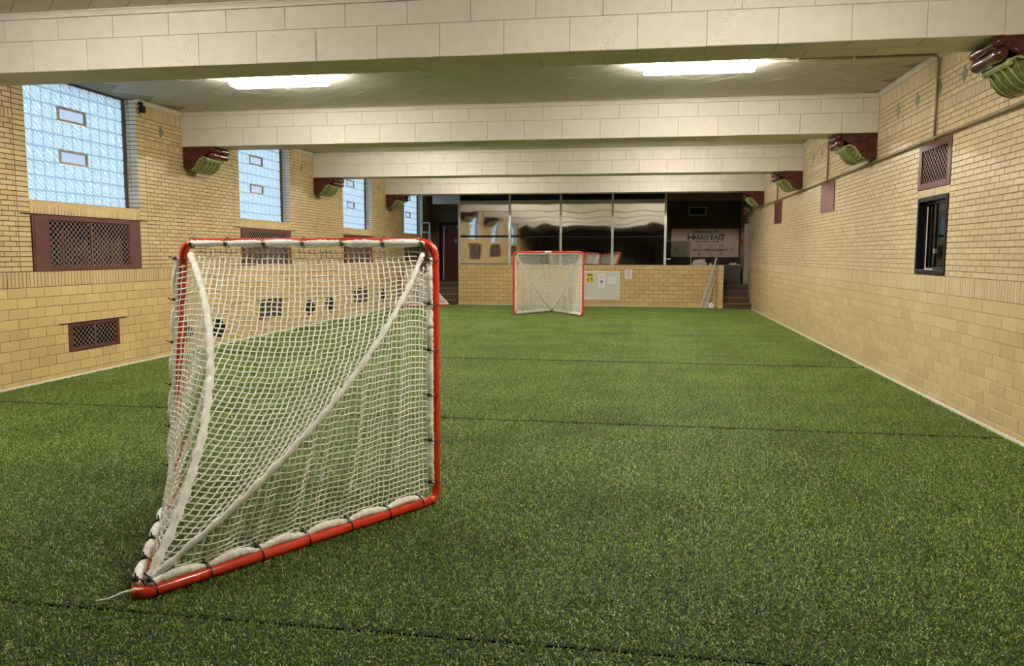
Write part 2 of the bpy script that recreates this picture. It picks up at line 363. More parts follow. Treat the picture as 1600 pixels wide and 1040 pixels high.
# ================================================================== SETTING
# ---- the two long walls
ZS0, ZS1, CH = 1.180, 1.373, 0.0593                 # soldier band, brick course height
def zc(k): return ZS1 + CH * k
U0, U1 = YREAR, YEND
def wall_rects(mirror, holes, stack, top_sold, mid_sold, corb_sold):
    """returns (bricks, blocks) in (y, z)"""
    bricks, blocks = [], []
    z, k = ZS0, 0
    while z > 0.03:
        z0 = max(z - 0.1225, 0.012); blocks += course(U0, U1, z0, z, 0.290, 0.145 * (k % 2), holes); z -= 0.1225; k += 1
    bricks += course(U0, U1, ZS0, ZS1, 0.0585, 0.0, holes)
    special = stack + top_sold + mid_sold + corb_sold
    for k in range(41):
        z0, z1 = zc(k), min(zc(k + 1), ZC)
        if z1 - z0 < 0.02: break
        bricks += course(U0, U1, z0, z1, 0.195, 0.0975 * (k % 2) + 0.02, holes + special)
    for a, b, c, d in stack:
        k = 0
        while zc(k) < d - 0.01:
            if zc(k) >= c - 0.01: bricks += [(p, q, zc(k), zc(k + 1)) for p, q, _, _ in [(a, b, 0, 0)]]
            k += 1
    for a, b, c, d in top_sold + mid_sold + corb_sold: bricks += course(a, b, c, d, 0.0585, a, holes)
    return bricks, blocks
winL = [(y, y + WIN_W, WIN_Z, ZC + 0.1) for y in WIN_Y]
grL = [(y + 0.01, y + WIN_W - 0.01, ZS1, 2.064) for y in WIN_Y]
grLow = [(y, y + 1.0, 0.325, 0.690) for y in [9.08, 14.23, 19.38]]
sillS = [(y, y + WIN_W, 2.064, WIN_Z) for y in WIN_Y]
stackL = [(y - 0.195, y, ZS1, ZC) for y in WIN_Y] + [(y + WIN_W, y + WIN_W + 0.195, ZS1, zc(37)) for y in WIN_Y]
topL = [(y + WIN_W + 0.1, yb, zc(37), ZC - 0.05) for y, yb in zip(WIN_Y, YB[3:])] + [(yb + BW, y - 0.195, zc(37), ZC - 0.05) for y, yb in zip(WIN_Y, YB[2:])]
midL = [(y + WIN_W + 0.195, yb, zc(30), zc(32)) for y, yb in zip(WIN_Y, YB[3:])] + [(yb + BW, y - 0.195, zc(30), zc(32)) for y, yb in zip(WIN_Y, YB[2:])]
corL = [(yb - 0.08, yb + BW + 0.08, zc(23), zc(25)) for yb in YB]
bricks, blocks = wall_rects(False, winL + grL + grLow, stackL + sillS, topL, midL, corL)
for s in sillS: bricks = [b for b in bricks if not (s[0] - 1e-3 <= b[0] and b[1] <= s[1] + 1e-3 and s[2] - 0.03 < (b[2] + b[3]) / 2 < s[3])]
for s in sillS: bricks += course(s[0], s[1], s[2], s[3], 0.0585, s[0], [])
def wall_shell(name, surf, rects, m):
    V, Fc = [], []
    for a, b, c, d in rects:
        k = len(V); V += [tuple(surf.o + u * surf.eu + v * surf.ev - 0.007 * surf.en) for u, v in ((a, c), (b, c), (b, d), (a, d))]; Fc.append((k, k + 1, k + 2, k + 3))
    return link(name, mesh_np(name, V, Fc), m, None, kind='structure')
wl_ = wall_shell('wall_left', SL, holed(U0, U1, 0, ZC + 0.1, winL + grL + grLow), M_mortar)
lay(wl_, SL, bricks, 'brick', M_brick, 0.0085, rest='brickwork')
lay(wl_, SL, blocks, 'block', M_block, 0.0055, rest='blockwork', chamfer=0.0025)
RV = (9.086, 10.074)
winR = [(9.10, 10.03, 1.383, 2.253)]
panR = [(9.086, 10.074, 2.345, 2.855), (14.18, 15.15, 2.345, 2.845), (19.27, 20.24, 2.34, 2.845)]
doorR = [(24.78, 26.05, 0.0, 2.66)]
neg = lambda L_: [(-b, -a, c, d) for a, b, c, d in L_]
holesR = winR + panR[:1] + doorR
sillR = [(9.086, 10.074, 2.253, 2.345)]
topR = [(yb + BW, yb2, zc(37), ZC - 0.05) for yb, yb2 in zip(YB, YB[1:])]
midR = [(yb + BW, yb2, zc(30), zc(32)) for yb, yb2 in zip(YB, YB[1:])]
bricksR, blocksR = wall_rects(True, holesR + sillR, [], topR, midR, corL)
bricksR += course(*sillR[0], 0.0585, 9.086, [])
wr_ = wall_shell('wall_right', SR, neg(holed(U0, U1, 0, ZC + 0.1, holesR)), M_mortarR)
lay(wr_, SR, neg(bricksR), 'brick', M_brickR, 0.0065, rest='brickwork')
lay(wr_, SR, neg(blocksR), 'block', M_blockR, 0.005, rest='blockwork', chamfer=0.0025)
for nm, sg, x in (('baseboard_left', 1, XL), ('baseboard_right', -1, XR)):
    b = MB(); b.box(min(x, x + sg * 0.014), max(x, x + sg * 0.014), YREAR, 24.3 if sg > 0 else 23.8, -0.01, 0.024); b.build(nm, M_white, None, kind='structure')

# green lozenge tiles set into the brick frieze
def lozenge(parent, surf, u, v):
    V = [(-0.075, 0, 0.002), (0, -0.10, 0.002), (0.075, 0, 0.002), (0, 0.10, 0.002), (-0.06, 0, 0.006), (0, -0.085, 0.006), (0.06, 0, 0.006), (0, 0.085, 0.006)]
    o = link('lozenge_tile', mesh_np('lozenge_tile', V, [(4, 5, 6, 7), (0, 1, 5, 4), (1, 2, 6, 5), (2, 3, 7, 6), (3, 0, 4, 7)]), M_diamond, parent); o.matrix_local = surf.mw(u, v)
for yb in YB[2:6]:
    for dy in (1.40, 2.08, 2.755, 3.475, 4.185): lozenge(wr_, SR, -(yb + dy), 3.43)
for y in WIN_Y:
    lozenge(wl_, SL, y + WIN_W + 0.60, 3.43); lozenge(wl_, SL, y - 0.62, 3.43)

# ---- floor with its rolls of artificial turf
b = MB(); b.box(XL - 0.3, XR + 0.3, YREAR, YF + 0.2, -0.2, -0.012); floor = b.build('floor', M_dark, None, kind='structure')
PATCH = 0.43
def grass_patch():
    n = 2900
    c = rng.uniform(-PATCH / 2, PATCH / 2, (n, 2)); az = rng.uniform(0, 2 * PI, n); hgt = rng.uniform(0.006, 0.015, n); w = rng.uniform(0.0012, 0.0025, n)
    la = az + PI / 2 + rng.normal(0, 0.35, n); run = rng.uniform(0.004, 0.013, n)
    d = np.stack([np.cos(az), np.sin(az), rng.normal(0, 0.25, n)], 1); ln = np.stack([np.cos(la), np.sin(la), 0 * la], 1)
    base = np.column_stack([c, np.zeros(n)])
    mid = base + ln * (run * 0.3)[:, None]; mid[:, 2] = hgt * 0.8
    tip = base + ln * run[:, None]; tip[:, 2] = hgt * rng.uniform(0.75, 1.15, n)
    V = np.stack([base - d * w[:, None], base + d * w[:, None], mid - d * w[:, None] * 0.9, mid + d * w[:, None] * 0.9, tip - d * w[:, None] * 0.25, tip + d * w[:, None] * 0.25], 1).reshape(-1, 3)
    i = np.arange(n) * 6
    Fc = np.concatenate([np.stack([i, i + 1, i + 3, i + 2], 1), np.stack([i + 2, i + 3, i + 5, i + 4], 1)])
    me = bpy.data.meshes.new('grass'); me.from_pydata(V.tolist(), [], Fc.tolist()); me.update(); return me
grass = link('grass', grass_patch(), M_blade, floor, kind='stuff')
ng = bpy.data.node_groups.new('sow_turf', 'GeometryNodeTree')
ng.interface.new_socket('Geometry', in_out='INPUT', socket_type='NodeSocketGeometry'); ng.interface.new_socket('Geometry', in_out='OUTPUT', socket_type='NodeSocketGeometry')
gi, go = ng.nodes.new('NodeGroupInput'), ng.nodes.new('NodeGroupOutput')
m2p = ng.nodes.new('GeometryNodeMeshToPoints'); m2p.mode = 'FACES'
iop = ng.nodes.new('GeometryNodeInstanceOnPoints'); oi = ng.nodes.new('GeometryNodeObjectInfo'); oi.inputs['Object'].default_value = grass
rv = ng.nodes.new('FunctionNodeRandomValue'); rv.data_type = 'INT'; rv.inputs[4].default_value = 0; rv.inputs[5].default_value = 3
mu = ng.nodes.new('ShaderNodeMath'); mu.operation = 'MULTIPLY'; mu.inputs[1].default_value = PI / 2
cx = ng.nodes.new('ShaderNodeCombineXYZ'); jg = ng.nodes.new('GeometryNodeJoinGeometry')
L_ = ng.links.new
L_(gi.outputs[0], m2p.inputs[0]); L_(m2p.outputs[0], iop.inputs['Points']); L_(oi.outputs['Geometry'], iop.inputs['Instance'])
L_(rv.outputs[2], mu.inputs[0]); L_(mu.outputs[0], cx.inputs['Z']); L_(cx.outputs[0], iop.inputs['Rotation'])
L_(gi.outputs[0], jg.inputs[0]); L_(iop.outputs[0], jg.inputs[0]); L_(jg.outputs[0], go.inputs[0])
SEAMS = [YREAR, -1.2, 3.09, 7.42, 11.81, 15.97, 20.25, YF]
nx = round((XR - XL) / PATCH); px = (XR - XL) / nx
for si, (a, b_) in enumerate(zip(SEAMS, SEAMS[1:])):
    g0, g1 = (0.009 if a < 4 else 0.024 if a < 8 else 0.042), (0.009 if b_ < 4 else 0.024 if b_ < 8 else 0.042); a2, b2 = a + g0, b_ - (g1 if b_ <= YF - 0.1 else 0.008)
    ny = max(1, round((b2 - a2) / PATCH)); py = (b2 - a2) / ny
    V = [(XL + 0.012 + (XR - XL - 0.024) * i / nx, a2 + py * j, -0.004) for j in range(ny + 1) for i in range(nx + 1)]
    Fc = [(j * (nx + 1) + i, j * (nx + 1) + i + 1, (j + 1) * (nx + 1) + i + 1, (j + 1) * (nx + 1) + i) for j in range(ny) for i in range(nx)]
    o = link('turf_roll', mesh_np('turf_roll', V, Fc), M_turf, floor, kind='stuff')
    if b_ > 2:
        md = o.modifiers.new('sow', 'NODES'); md.node_group = ng
grass.location = (XL + 0.25, 2.0, -0.004)

# ---- ceiling: herringbone tiles
b = MB(); b.box(XL - 0.3, XR + 0.3, YREAR - 0.1, YEND + 0.2, ZC + 0.006, ZC + 0.2); ceil = b.build('ceiling', M_ceilj, None, kind='structure')
TW = 0.278; r45 = PI / 4
eA = np.array((math.cos(r45), math.sin(r45), 0)); eB = np.array((-math.sin(r45), math.cos(r45), 0))
def tiles(eu, orient):
    ev = np.cross(np.array((0, 0, -1.0)), eu); s = Surf((XL, 7.0, ZC), eu, ev, (0, 0, -1)); out = []
    for i in range(-90, 90):
        for j in range(-90, 90):
            gx, gy = (i - 2 * j) * TW, (i + 2 * j) * TW
            if orient: r = (gx, gx + TW, gy + TW, gy + 3 * TW)
            else: r = (gx, gx + 2 * TW, gy, gy + TW)
            p = s.o + (r[0] + r[1]) / 2 * eu + (r[2] + r[3]) / 2 * ev
            if XL + 0.1 < p[0] < XR - 0.1 and -3.2 < p[1] < YF - 0.1: out.append(r)
    return s, out
for orient in (0, 1):
    s, rr = tiles(eA, orient); lay(ceil, s, rr, 'tile', M_ceil, 0.006, keep=150, depth=0.008, chamfer=0.002, jn=0.0012, rest='tile_field', minpx=60, tilt=0.0006)

# ---- ceiling beams of painted block
for bi, yb in enumerate(YB):
    b = MB(); b.box(XL - 0.1, XR + 0.1, yb + 0.006, yb + BW - 0.006, ZB + 0.006, ZC + 0.02)
    bo = b.build('ceiling_beam', M_beamj, None, kind='structure'); far = bi < 3
    front = course(XL, XR, ZB, ZM, 0.557, -0.62, []) + course(XL, XR, ZM, ZT, 0.557, -0.905, [])
    sf = Surf((0, yb, 0), (1, 0, 0), (0, 0, 1), (0, -1, 0)); lay(bo, sf, front, 'block', M_beam, 0.005, keep=0 if far else 60, depth=0.008, chamfer=0.003, jn=0.001, rest='blockwork')
    sb = Surf((0, yb + BW, 0), (-1, 0, 0), (0, 0, 1), (0, 1, 0)); lay(bo, sb, neg(front), 'block', M_beam, 0.005, keep=0, depth=0.008, rest='blockwork')
    ss = Surf((0, yb, ZB), (1, 0, 0), (0, -1, 0), (0, 0, -1))
    soff = course(XL, XR, -BW / 2, 0, 0.557, -0.62, []) + course(XL, XR, -BW, -BW / 2, 0.557, -0.905, [])
    lay(bo, ss, soff, 'soffit_block', M_beam, 0.005, keep=0 if far else 60, depth=0.008, chamfer=0.002, jn=0.001, rest='soffit_blockwork', minpx=30)
# crown mouldings: along each beam front and along both walls of each bay
def cove(sx, sz): return [(0, 0), (0, -0.052), (0.012, -0.052), (0.016, -0.036), (0.030, -0.018), (0.046, -0.010), (0.050, 0)]
tn = 1
for k in range(2, 7):
    yb = YB[k]
    b = MB(); pr = cove(1, 1); n = len(pr)
    V = [(XL, yb - p[0], ZC + 0.004 + p[1]) for p in pr] + [(XR, yb - p[0], ZC + 0.004 + p[1]) for p in pr]
    b.add(V, [tuple(range(n)), tuple(range(2 * n - 1, n - 1, -1))] + [(i, i + n, (i + 1) % n + n, (i + 1) % n) for i in range(n)])
    b.build('trim_%d' % tn, M_trim, None, kind='structure'); tn += 1
    if k < 6:
        for sg, x in ((1, XL), (-1, XR)):
            segs = [(yb + BW, YB[k + 1])] if sg < 0 else [(yb + BW, WIN_Y[k - 2]), (WIN_Y[k - 2] + WIN_W, YB[k + 1])]
            for a, c in segs:
                b = MB(); b.prism([(x + sg * p[0], ZC + 0.004 + p[1]) for p in pr], a, c); b.build('trim_%d' % tn, M_trim, None, kind='structure'); tn += 1

# ---- rear wall behind the camera (seen only mirrored in the far glass)
b = MB(); b.box(XL - 0.2, XR + 0.2, YREAR - 0.2, YREAR, 0, ZC + 0.1); b.build('wall_rear', M_rear, None, kind='structure')
for i, x in enumerate((-3.2, 0.2)):
    d = empty('door_%d' % (3 + i), (x, YREAR, 0)); d['kind'] = 'structure'
    q = MB(); q.box(-0.55, 0.55, 0.0, 0.04, 0, 2.15); q.build('door_leaf', M_maroon, d, bevel=0.004)
    q = MB(); q.box(-0.63, -0.55, 0, 0.07, 0, 2.23).box(0.55, 0.63, 0, 0.07, 0, 2.23).box(-0.55, 0.55, 0, 0.07, 2.15, 2.23); q.build('door_frame', M_dark, d)

# ---- glass block windows
CW, RH, WD = WIN_W / 12, 0.183, 0.20
VENT = {1: (4.5, 7.5, 3), 0: (4.5, 7.5, 6)}
for wi, y0 in enumerate(WIN_Y):
    w = empty('window_%d' % (wi + 1)); w['kind'] = 'structure'
    s = Surf((XL - WD, 0, 0), (0, 1, 0), (0, 0, 1), (1, 0, 0))
    zb = 2.201
    vents = [(y0 + 4.5 * CW, y0 + 7.5 * CW, zb + r * RH, zb + (r + 1) * RH) for r in (3, 6)]
    rects = []
    for r in range(9):
        z0, z1 = zb + r * RH, min(zb + (r + 1) * RH, ZC + 0.03)
        for c in range(12):
            a, b2 = y0 + c * CW, y0 + (c + 1) * CW
            if r in (3, 6):
                if c in (5, 6): continue
                if c == 4: b2 = y0 + 4.5 * CW
                if c == 7: a = y0 + 7.5 * CW
            rects.append((a, b2, z0, z1))
    lay(w, s, rects, 'glass_block', M_gblock, 0.014, keep=120 if wi in (1, 2) else 0, depth=0.012, chamfer=0.010, jn=0.001, rest='glass_blockwork', minpx=5)
    V, Fc = [], []
    for a, b2, c, d in holed(y0, y0 + WIN_W, zb, ZC + 0.05, vents):
        k = len(V); V += [tuple(s.o + u * s.eu + v * s.ev - 0.012 * s.en) for u, v in ((a, c), (b2, c), (b2, d), (a, d))]; Fc.append((k, k + 1, k + 2, k + 3))
    # joints between the blocks
    V, Fc = [], []
    def strip(a, b2, c, d):
        k = len(V); V.extend(tuple(s.o + u * s.eu + v * s.ev - 0.011 * s.en) for u, v in ((a, c), (b2, c), (b2, d), (a, d))); Fc.append((k, k + 1, k + 2, k + 3))
    for (a, b2, c, d) in rects:
        j = 0.009
        strip(a, b2, c - j, c + j); strip(a - j, a + j, c + j, d - j)
    strip(y0, y0 + WIN_W, zb + 9 * RH - 0.01, ZC + 0.05); strip(y0 + WIN_W - 0.008, y0 + WIN_W, zb, ZC)
    q = MB(); q.box(s.o[0] - 0.02, s.o[0] + 0.035, y0 + WIN_W - 0.035, y0 + WIN_W - 0.005, zb, ZC).box(s.o[0] - 0.02, s.o[0] + 0.035, y0 + 0.005, y0 + 0.035, zb, ZC).box(s.o[0] - 0.02, s.o[0] + 0.03, y0 + 0.03, y0 + WIN_W - 0.03, ZC - 0.02, ZC + 0.01); q.build('window_frame', M_stair, w)
    link('joint_grid', mesh_np('joint_grid', V, Fc), M_grout, w, kind='stuff')
    for a, b2, c, d in vents:
        f = MB(); t = 0.026
        for (p, q, r_, t_) in ((a, b2, c, c + t), (a, b2, d - t, d), (a, a + t, c + t, d - t), (b2 - t, b2, c + t, d - t)): f.box(s.o[0] - 0.02, s.o[0] + 0.012, p, q, r_, t_)
        vf = f.build('vent_frame', M_frame, w, bevel=0.003)
        q = MB(); q.box(s.o[0] - 0.008, s.o[0] - 0.004, a + t, b2 - t, c + t, d - t); q.build('vent_pane', M_clear, vf)
        q = MB(); q.box(s.o[0] + 0.012, s.o[0] + 0.026, a + 0.14, a + 0.17, d - 0.035, d - 0.012).box(s.o[0] + 0.012, s.o[0] + 0.026, b2 - 0.17, b2 - 0.14, d - 0.035, d - 0.012); q.build('vent_latch', M_frame, vf)
    # brick reveals and sloped sill
    for sg, yy in ((-1, y0 + WIN_W), (1, y0)):
        sv = Surf((XL, yy, 0), (-sg * -1.0 * (-1), 0, 0), (0, 0, 1), (0, sg, 0)) if False else Surf((XL, yy, 0), ((1, 0, 0) if sg < 0 else (-1, 0, 0)), (0, 0, 1), (0, sg, 0))
        rr = []
        k = 14
        while zc(k) < ZC - 0.01:
            z0, z1 = max(zc(k), WIN_Z), min(zc(k + 1), ZC)
            if z1 - z0 > 0.02:
                for p, q in ((-0.20, -0.115), (-0.115, 0.0)): rr.append((p, q, z0, z1) if sg < 0 else (-q, -p, z0, z1))
            k += 1
        lay(w, sv, rr, 'jamb_brick', M_jamb_lit, 0.008, keep=60 if wi == 1 and sg < 0 else 0, rest='jamb_brickwork', minpx=8)
        q = MB(); q.box(XL - WD - 0.05, XL - 0.007, min(yy - sg * 0.007, yy - sg * 0.05), max(yy - sg * 0.007, yy - sg * 0.05), WIN_Z - 0.05, ZC + 0.05); q.build('jamb_backing', M_mortar, w)
    q = MB(); q.add([(XL - WD, y0, 2.23), (XL + 0.004, y0, WIN_Z - 0.012), (XL + 0.004, y0 + WIN_W, WIN_Z - 0.012), (XL - WD, y0 + WIN_W, 2.23), (XL - WD, y0, 2.1), (XL - 0.007, y0, 2.1), (XL - 0.007, y0 + WIN_W, 2.1), (XL - WD, y0 + WIN_W, 2.1)],
                      [(0, 1, 2, 3), (4, 7, 6, 5), (0, 4, 5, 1), (1, 5, 6, 2), (2, 6, 7, 3), (3, 7, 4, 0)]); q.build('sill', M_block, w)

# ---- far end: low block wall, return pier, glazed screen, lobby behind
b = MB(); b.box(-5.69, 2.25, YF + 0.007, YF + 0.20, 0, 1.245).box(2.257, 2.385, 23.807, YF + 0.2, 0, 1.245)
wf = b.build('wall_far', M_mortar, None, kind='structure')
fr = []
z, k = 1.245, 0
while z > 0.03:
    fr += course(-5.69, 2.25, max(z - 0.1225, 0.012), z, 0.290, -5.69 + 0.145 * (k % 2), []); z -= 0.1225; k += 1
lay(wf, SF, fr, 'block', M_block, 0.0075, keep=300, rest='blockwork', chamfer=0.0025, minpx=20)
sp = Surf((0, 23.80, 0), (1, 0, 0), (0, 0, 1), (0, -1, 0)); spl = Surf((2.25, 0, 0), (0, -1, 0), (0, 0, 1), (-1, 0, 0))
z, k, r1, r2 = 1.245, 0, [], []
while z > 0.03:
    z0 = max(z - 0.1225, 0.012)
    r1 += [(2.25, 2.392, z0, z)] if k % 2 else [(2.25, 2.32, z0, z), (2.32, 2.392, z0, z)]
    r2 += course(-YF, -23.80, z0, z, 0.29, -23.80 + 0.145 * (k % 2), []); z -= 0.1225; k += 1
lay(wf, sp, r1, 'block', M_block, 0.006, keep=40, rest='blockwork', minpx=5); lay(wf, spl, r2, 'block', M_block, 0.006, keep=40, rest='blockwork', minpx=5)
b = MB(); b.box(-5.70, 2.25, YF - 0.012, YF + 0.22, 1.245, 1.272).box(2.24, 2.40, 23.79, YF + 0.22, 1.245, 1.272); b.build('ledge', M_ledge, wf, bevel=0.004)
b = MB(); b.box(-5.69, 2.25, YF - 0.008, YF + 0.006, 0.0, 0.022); b.build('base_strip', M_white, wf)

# glazed screen
gs = empty('window_8', (0, YF, 0)); gs['kind'] = 'structure'
PX = [-5.66, -4.052, -2.456, -0.873, 0.715]
for x in PX:
    b = MB(); b.box(x - 0.035, x + 0.035, 0.02, 0.12, 1.272, 3.46); b.build('mullion', M_alu, gs, bevel=0.004)
for x0, x1 in zip(PX, PX[1:]):
    for z0, z1, zt in ((1.272, 2.11, 0), (2.155, 3.215, 1)):
        b = MB(); b.box(x0 + 0.035, x1 - 0.035, 0.065, 0.071, z0 + 0.02, z1); b.build('pane', M_mirror, gs)
    b = MB(); b.box(x0 + 0.035, x1 - 0.035, 0.045, 0.09, 2.11, 2.155); b.build('transom', M_black, gs)
    b = MB(); b.box(x0 + 0.035, x1 - 0.035, 0.045, 0.09, 1.272, 1.296); b.build('bottom_rail', M_black, gs)
    b = MB(); b.box(x0 + 0.035, x1 - 0.035, 0.03, 0.11, 3.215, 3.25); b.build('head_rail', M_steel, gs)
    b = MB(); b.box(x0 + 0.035, x1 - 0.035, 0.06, 0.08, 3.25, 3.46); b.build('head_panel', M_black, gs)
b = MB(); b.box(-5.70, 0.75, YF + 0.02, YF + 0.15, 3.46, ZC + 0.1); b.build('wall_header', M_dark, None, kind='structure')
# lobby shell
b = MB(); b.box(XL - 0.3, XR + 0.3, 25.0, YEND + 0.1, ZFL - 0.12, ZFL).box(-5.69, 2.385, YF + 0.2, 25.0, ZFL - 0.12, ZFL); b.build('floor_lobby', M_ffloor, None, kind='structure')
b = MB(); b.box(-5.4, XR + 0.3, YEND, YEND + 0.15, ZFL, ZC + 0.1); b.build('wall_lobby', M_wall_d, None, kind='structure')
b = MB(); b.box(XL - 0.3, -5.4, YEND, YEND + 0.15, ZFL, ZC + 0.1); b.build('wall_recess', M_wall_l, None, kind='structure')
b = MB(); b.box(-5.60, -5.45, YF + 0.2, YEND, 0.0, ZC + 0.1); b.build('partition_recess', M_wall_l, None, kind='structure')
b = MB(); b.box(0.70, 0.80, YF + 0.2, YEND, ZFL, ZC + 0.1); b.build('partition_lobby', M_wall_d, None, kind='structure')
b = MB(); b.box(0.80, XR, 26.0, 26.4, 3.30, ZC + 0.01); b.build('ceiling_beam', M_wall_l, None, kind='structure')
b = MB(); b.box(-6.95, -5.45, 26.1, 26.5, 3.26, ZC + 0.01); b.build('ceiling_beam', M_beam, None, kind='structure')
def stairs(name, x0, x1, ys, side):
    t = empty(name); t['kind'] = 'structure'
    for i in range(4):
        q = MB(); q.box(x0, x1, ys + 0.28 * i, 25.0 if i == 3 else ys + 0.28 * (i + 1) + 0.02, 0, 0.1725 * (i + 1) - 0.03); st = q.build('step', M_stair, t)
        q = MB(); q.box(x0, x1, ys + 0.28 * i - 0.02, 25.02 if i == 3 else ys + 0.28 * (i + 1), 0.1725 * (i + 1) - 0.03, 0.1725 * (i + 1)); q.build('tread', M_nose, st, bevel=0.006)
    return t
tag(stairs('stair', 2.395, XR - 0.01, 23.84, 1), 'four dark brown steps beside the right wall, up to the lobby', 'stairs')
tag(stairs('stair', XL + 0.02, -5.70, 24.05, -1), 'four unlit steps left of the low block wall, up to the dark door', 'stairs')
# doors
d = empty('door_1', (-6.42, YEND, ZFL)); d['kind'] = 'structure'
b = MB(); b.box(-0.42, 0.50, -0.05, -0.01, 0, 1.90); b.build('door_leaf', M_maroon, d, bevel=0.004)
b = MB(); b.box(-0.52, -0.42, -0.08, 0, 0, 2.0).box(0.50, 0.60, -0.08, 0, 0, 2.0).box(-0.42, 0.50, -0.08, 0, 1.90, 2.0); b.build('door_frame', M_black, d)
b = MB(); b.box(0.12, 0.42, -0.12, -0.06, 1.80, 1.85); b.build('door_closer', M_alu, d, bevel=0.006)
b = MB(); b.box(0.02, 0.12, -0.056, -0.05, 1.28, 1.42); b.build('door_notice', M_grey, d)
d = empty('door_2', (XR, 25.37, ZFL)); d['kind'] = 'structure'
b = MB(); b.box(-0.03, 0.16, 0.30, 0.68, 0, 1.97).box(-0.02, 0.10, -0.59, 0.30, 1.87, 1.97); b.build('door_frame', M_wood, d, bevel=0.004)
b = MB(); b.box(0.17, 0.20, -0.6, 0.32, 0, 1.9); b.build('door_leaf', M_dark, d)
b = MB(); b.box(-0.005, 0.10, -0.59, 0.68, -ZFL, -0.01); b.build('door_threshold', M_stair, d)

# ---- right wall window
w = empty('window_9', (XR, 9.565, 1.818)); w['kind'] = 'structure'
b = MB(); t = 0.05; hw, hh = 0.465, 0.435
b.box(-0.012, 0.13, -hw, hw, -hh, -hh + t).box(-0.012, 0.13, -hw, hw, hh - t, hh).box(-0.012, 0.13, -hw, -hw + t, -hh + t, hh - t).box(-0.012, 0.13, hw - t, hw, -hh + t, hh - t); b.build('window_frame', M_black, w, bevel=0.004)
b = MB(); b.box(0.02, 0.05, -hw + t, -0.03, -hh + t, -hh + t + 0.035).box(0.02, 0.05, -hw + t, -0.03, hh - t - 0.035, hh - t).box(0.02, 0.05, -0.06, -0.03, -hh + t, hh - t).box(0.02, 0.05, -hw + t, -hw + t + 0.03, -hh + t, hh - t); sa = b.build('sash', M_black, w, bevel=0.003)
b = MB(); b.box(0.033, 0.037, -hw + t + 0.03, -0.06, -hh + t + 0.035, hh - t - 0.035); b.build('pane', M_greenish, sa)
b = MB(); b.box(0.06, 0.09, -0.05, -0.02, -hh + t, hh - t).box(0.06, 0.09, hw - t - 0.03, hw - t, -hh + t, hh - t).box(0.06, 0.09, -0.05, hw - t, -hh + t, -hh + t + 0.03).box(0.06, 0.09, -0.05, hw - t, hh - t - 0.03, hh - t); sa = b.build('sash', M_black, w, bevel=0.003)
b = MB(); b.box(0.073, 0.077, -0.02, hw - t - 0.03, -hh + t + 0.03, hh - t - 0.03); b.build('pane', M_greenish, sa)
b = MB(); b.box(0.05, 0.058, 0.30, 0.31, -hh + t, hh - t - 0.05).box(0.05, 0.058, -0.35, 0.31, -hh + t, -hh + t + 0.012); b.build('screen_edge', M_white, w)
b = MB(); b.box(0.01, 0.04, -0.10, -0.06, -0.20, -0.15); b.build('sash_latch', M_steel, w)
b = MB(); b.box(0.13, 0.45, -hw, hw, -hh, -hh + 0.01).box(0.13, 0.45, -hw, hw, hh - 0.01, hh).box(0.13, 0.45, hw - 0.01, hw, -hh, hh).box(0.13, 0.45, -hw, -hw + 0.01, -hh, hh).box(0.44, 0.46, -hw, hw, -hh, hh); b.build('shaft', M_dark, w)
b = MB(); b.box(0.40, 0.43, -0.30, -0.08, -hh + 0.01, hh - 0.02); b.build('curtain', M_steel, w)

# ================================================================== THINGS
# ---- fluorescent lights
def make_lamp():
    r = empty('ceiling_light')
    q = MB(); q.box(-0.62, 0.62, -0.10, 0.10, -0.03, 0.0); q.build('housing', M_lampb, r, bevel=0.004)
    prof = [(-0.115, -0.018), (-0.125, -0.05), (-0.115, -0.085), (-0.08, -0.108), (0.08, -0.108), (0.115, -0.085), (0.125, -0.05), (0.115, -0.018)]
    V = [(-0.60, p[0], p[1]) for p in prof] + [(0.60, p[0], p[1]) for p in prof]; n = 8
    q = MB(); q.add(V, [(i, i + n, (i + 1) % n + n, (i + 1) % n) for i in range(n)] + [tuple(range(n)), tuple(range(2 * n - 1, n - 1, -1))]); q.build('diffuser', M_diff, r)
    for sg in (-1, 1):
        q = MB(); q.add([(sg * 0.600, p[0] * 1.02, p[1] * 1.02) for p in prof] + [(sg * 0.628, p[0] * 0.93, p[1] * 0.93) for p in prof], [(i, i + n, (i + 1) % n + n, (i + 1) % n) for i in range(n)] + [tuple(range(n)), tuple(range(2 * n - 1, n - 1, -1))]); q.build('end_cap', M_diff, r)
        for s2 in (-1, 1):
            q = MB(); q.box(sg * 0.55 - 0.012, sg * 0.55 + 0.012, s2 * 0.126 - 0.006, s2 * 0.126 + 0.006, -0.035, 0.0); q.build('clip', M_steel, r)
    return r
lamp0 = make_lamp(); first = True
LAMP_Y = [(4.45, 'before the nearest beam'), (9.62, 'just behind the nearest beam'), (14.75, 'behind the second beam'), (19.85, 'behind the third beam')]
for y, wh in LAMP_Y:
    for x, sd in ((-4.53, 'nearer the windows'), (0.62, 'nearer the right wall')):
        o = lamp0 if first else copy_tree(lamp0); first = False
        o.location = (x, y, ZC - 0.004); tag(o, 'white fluorescent light %s, %s' % (wh, sd), 'light', 'fluorescent ceiling lights')

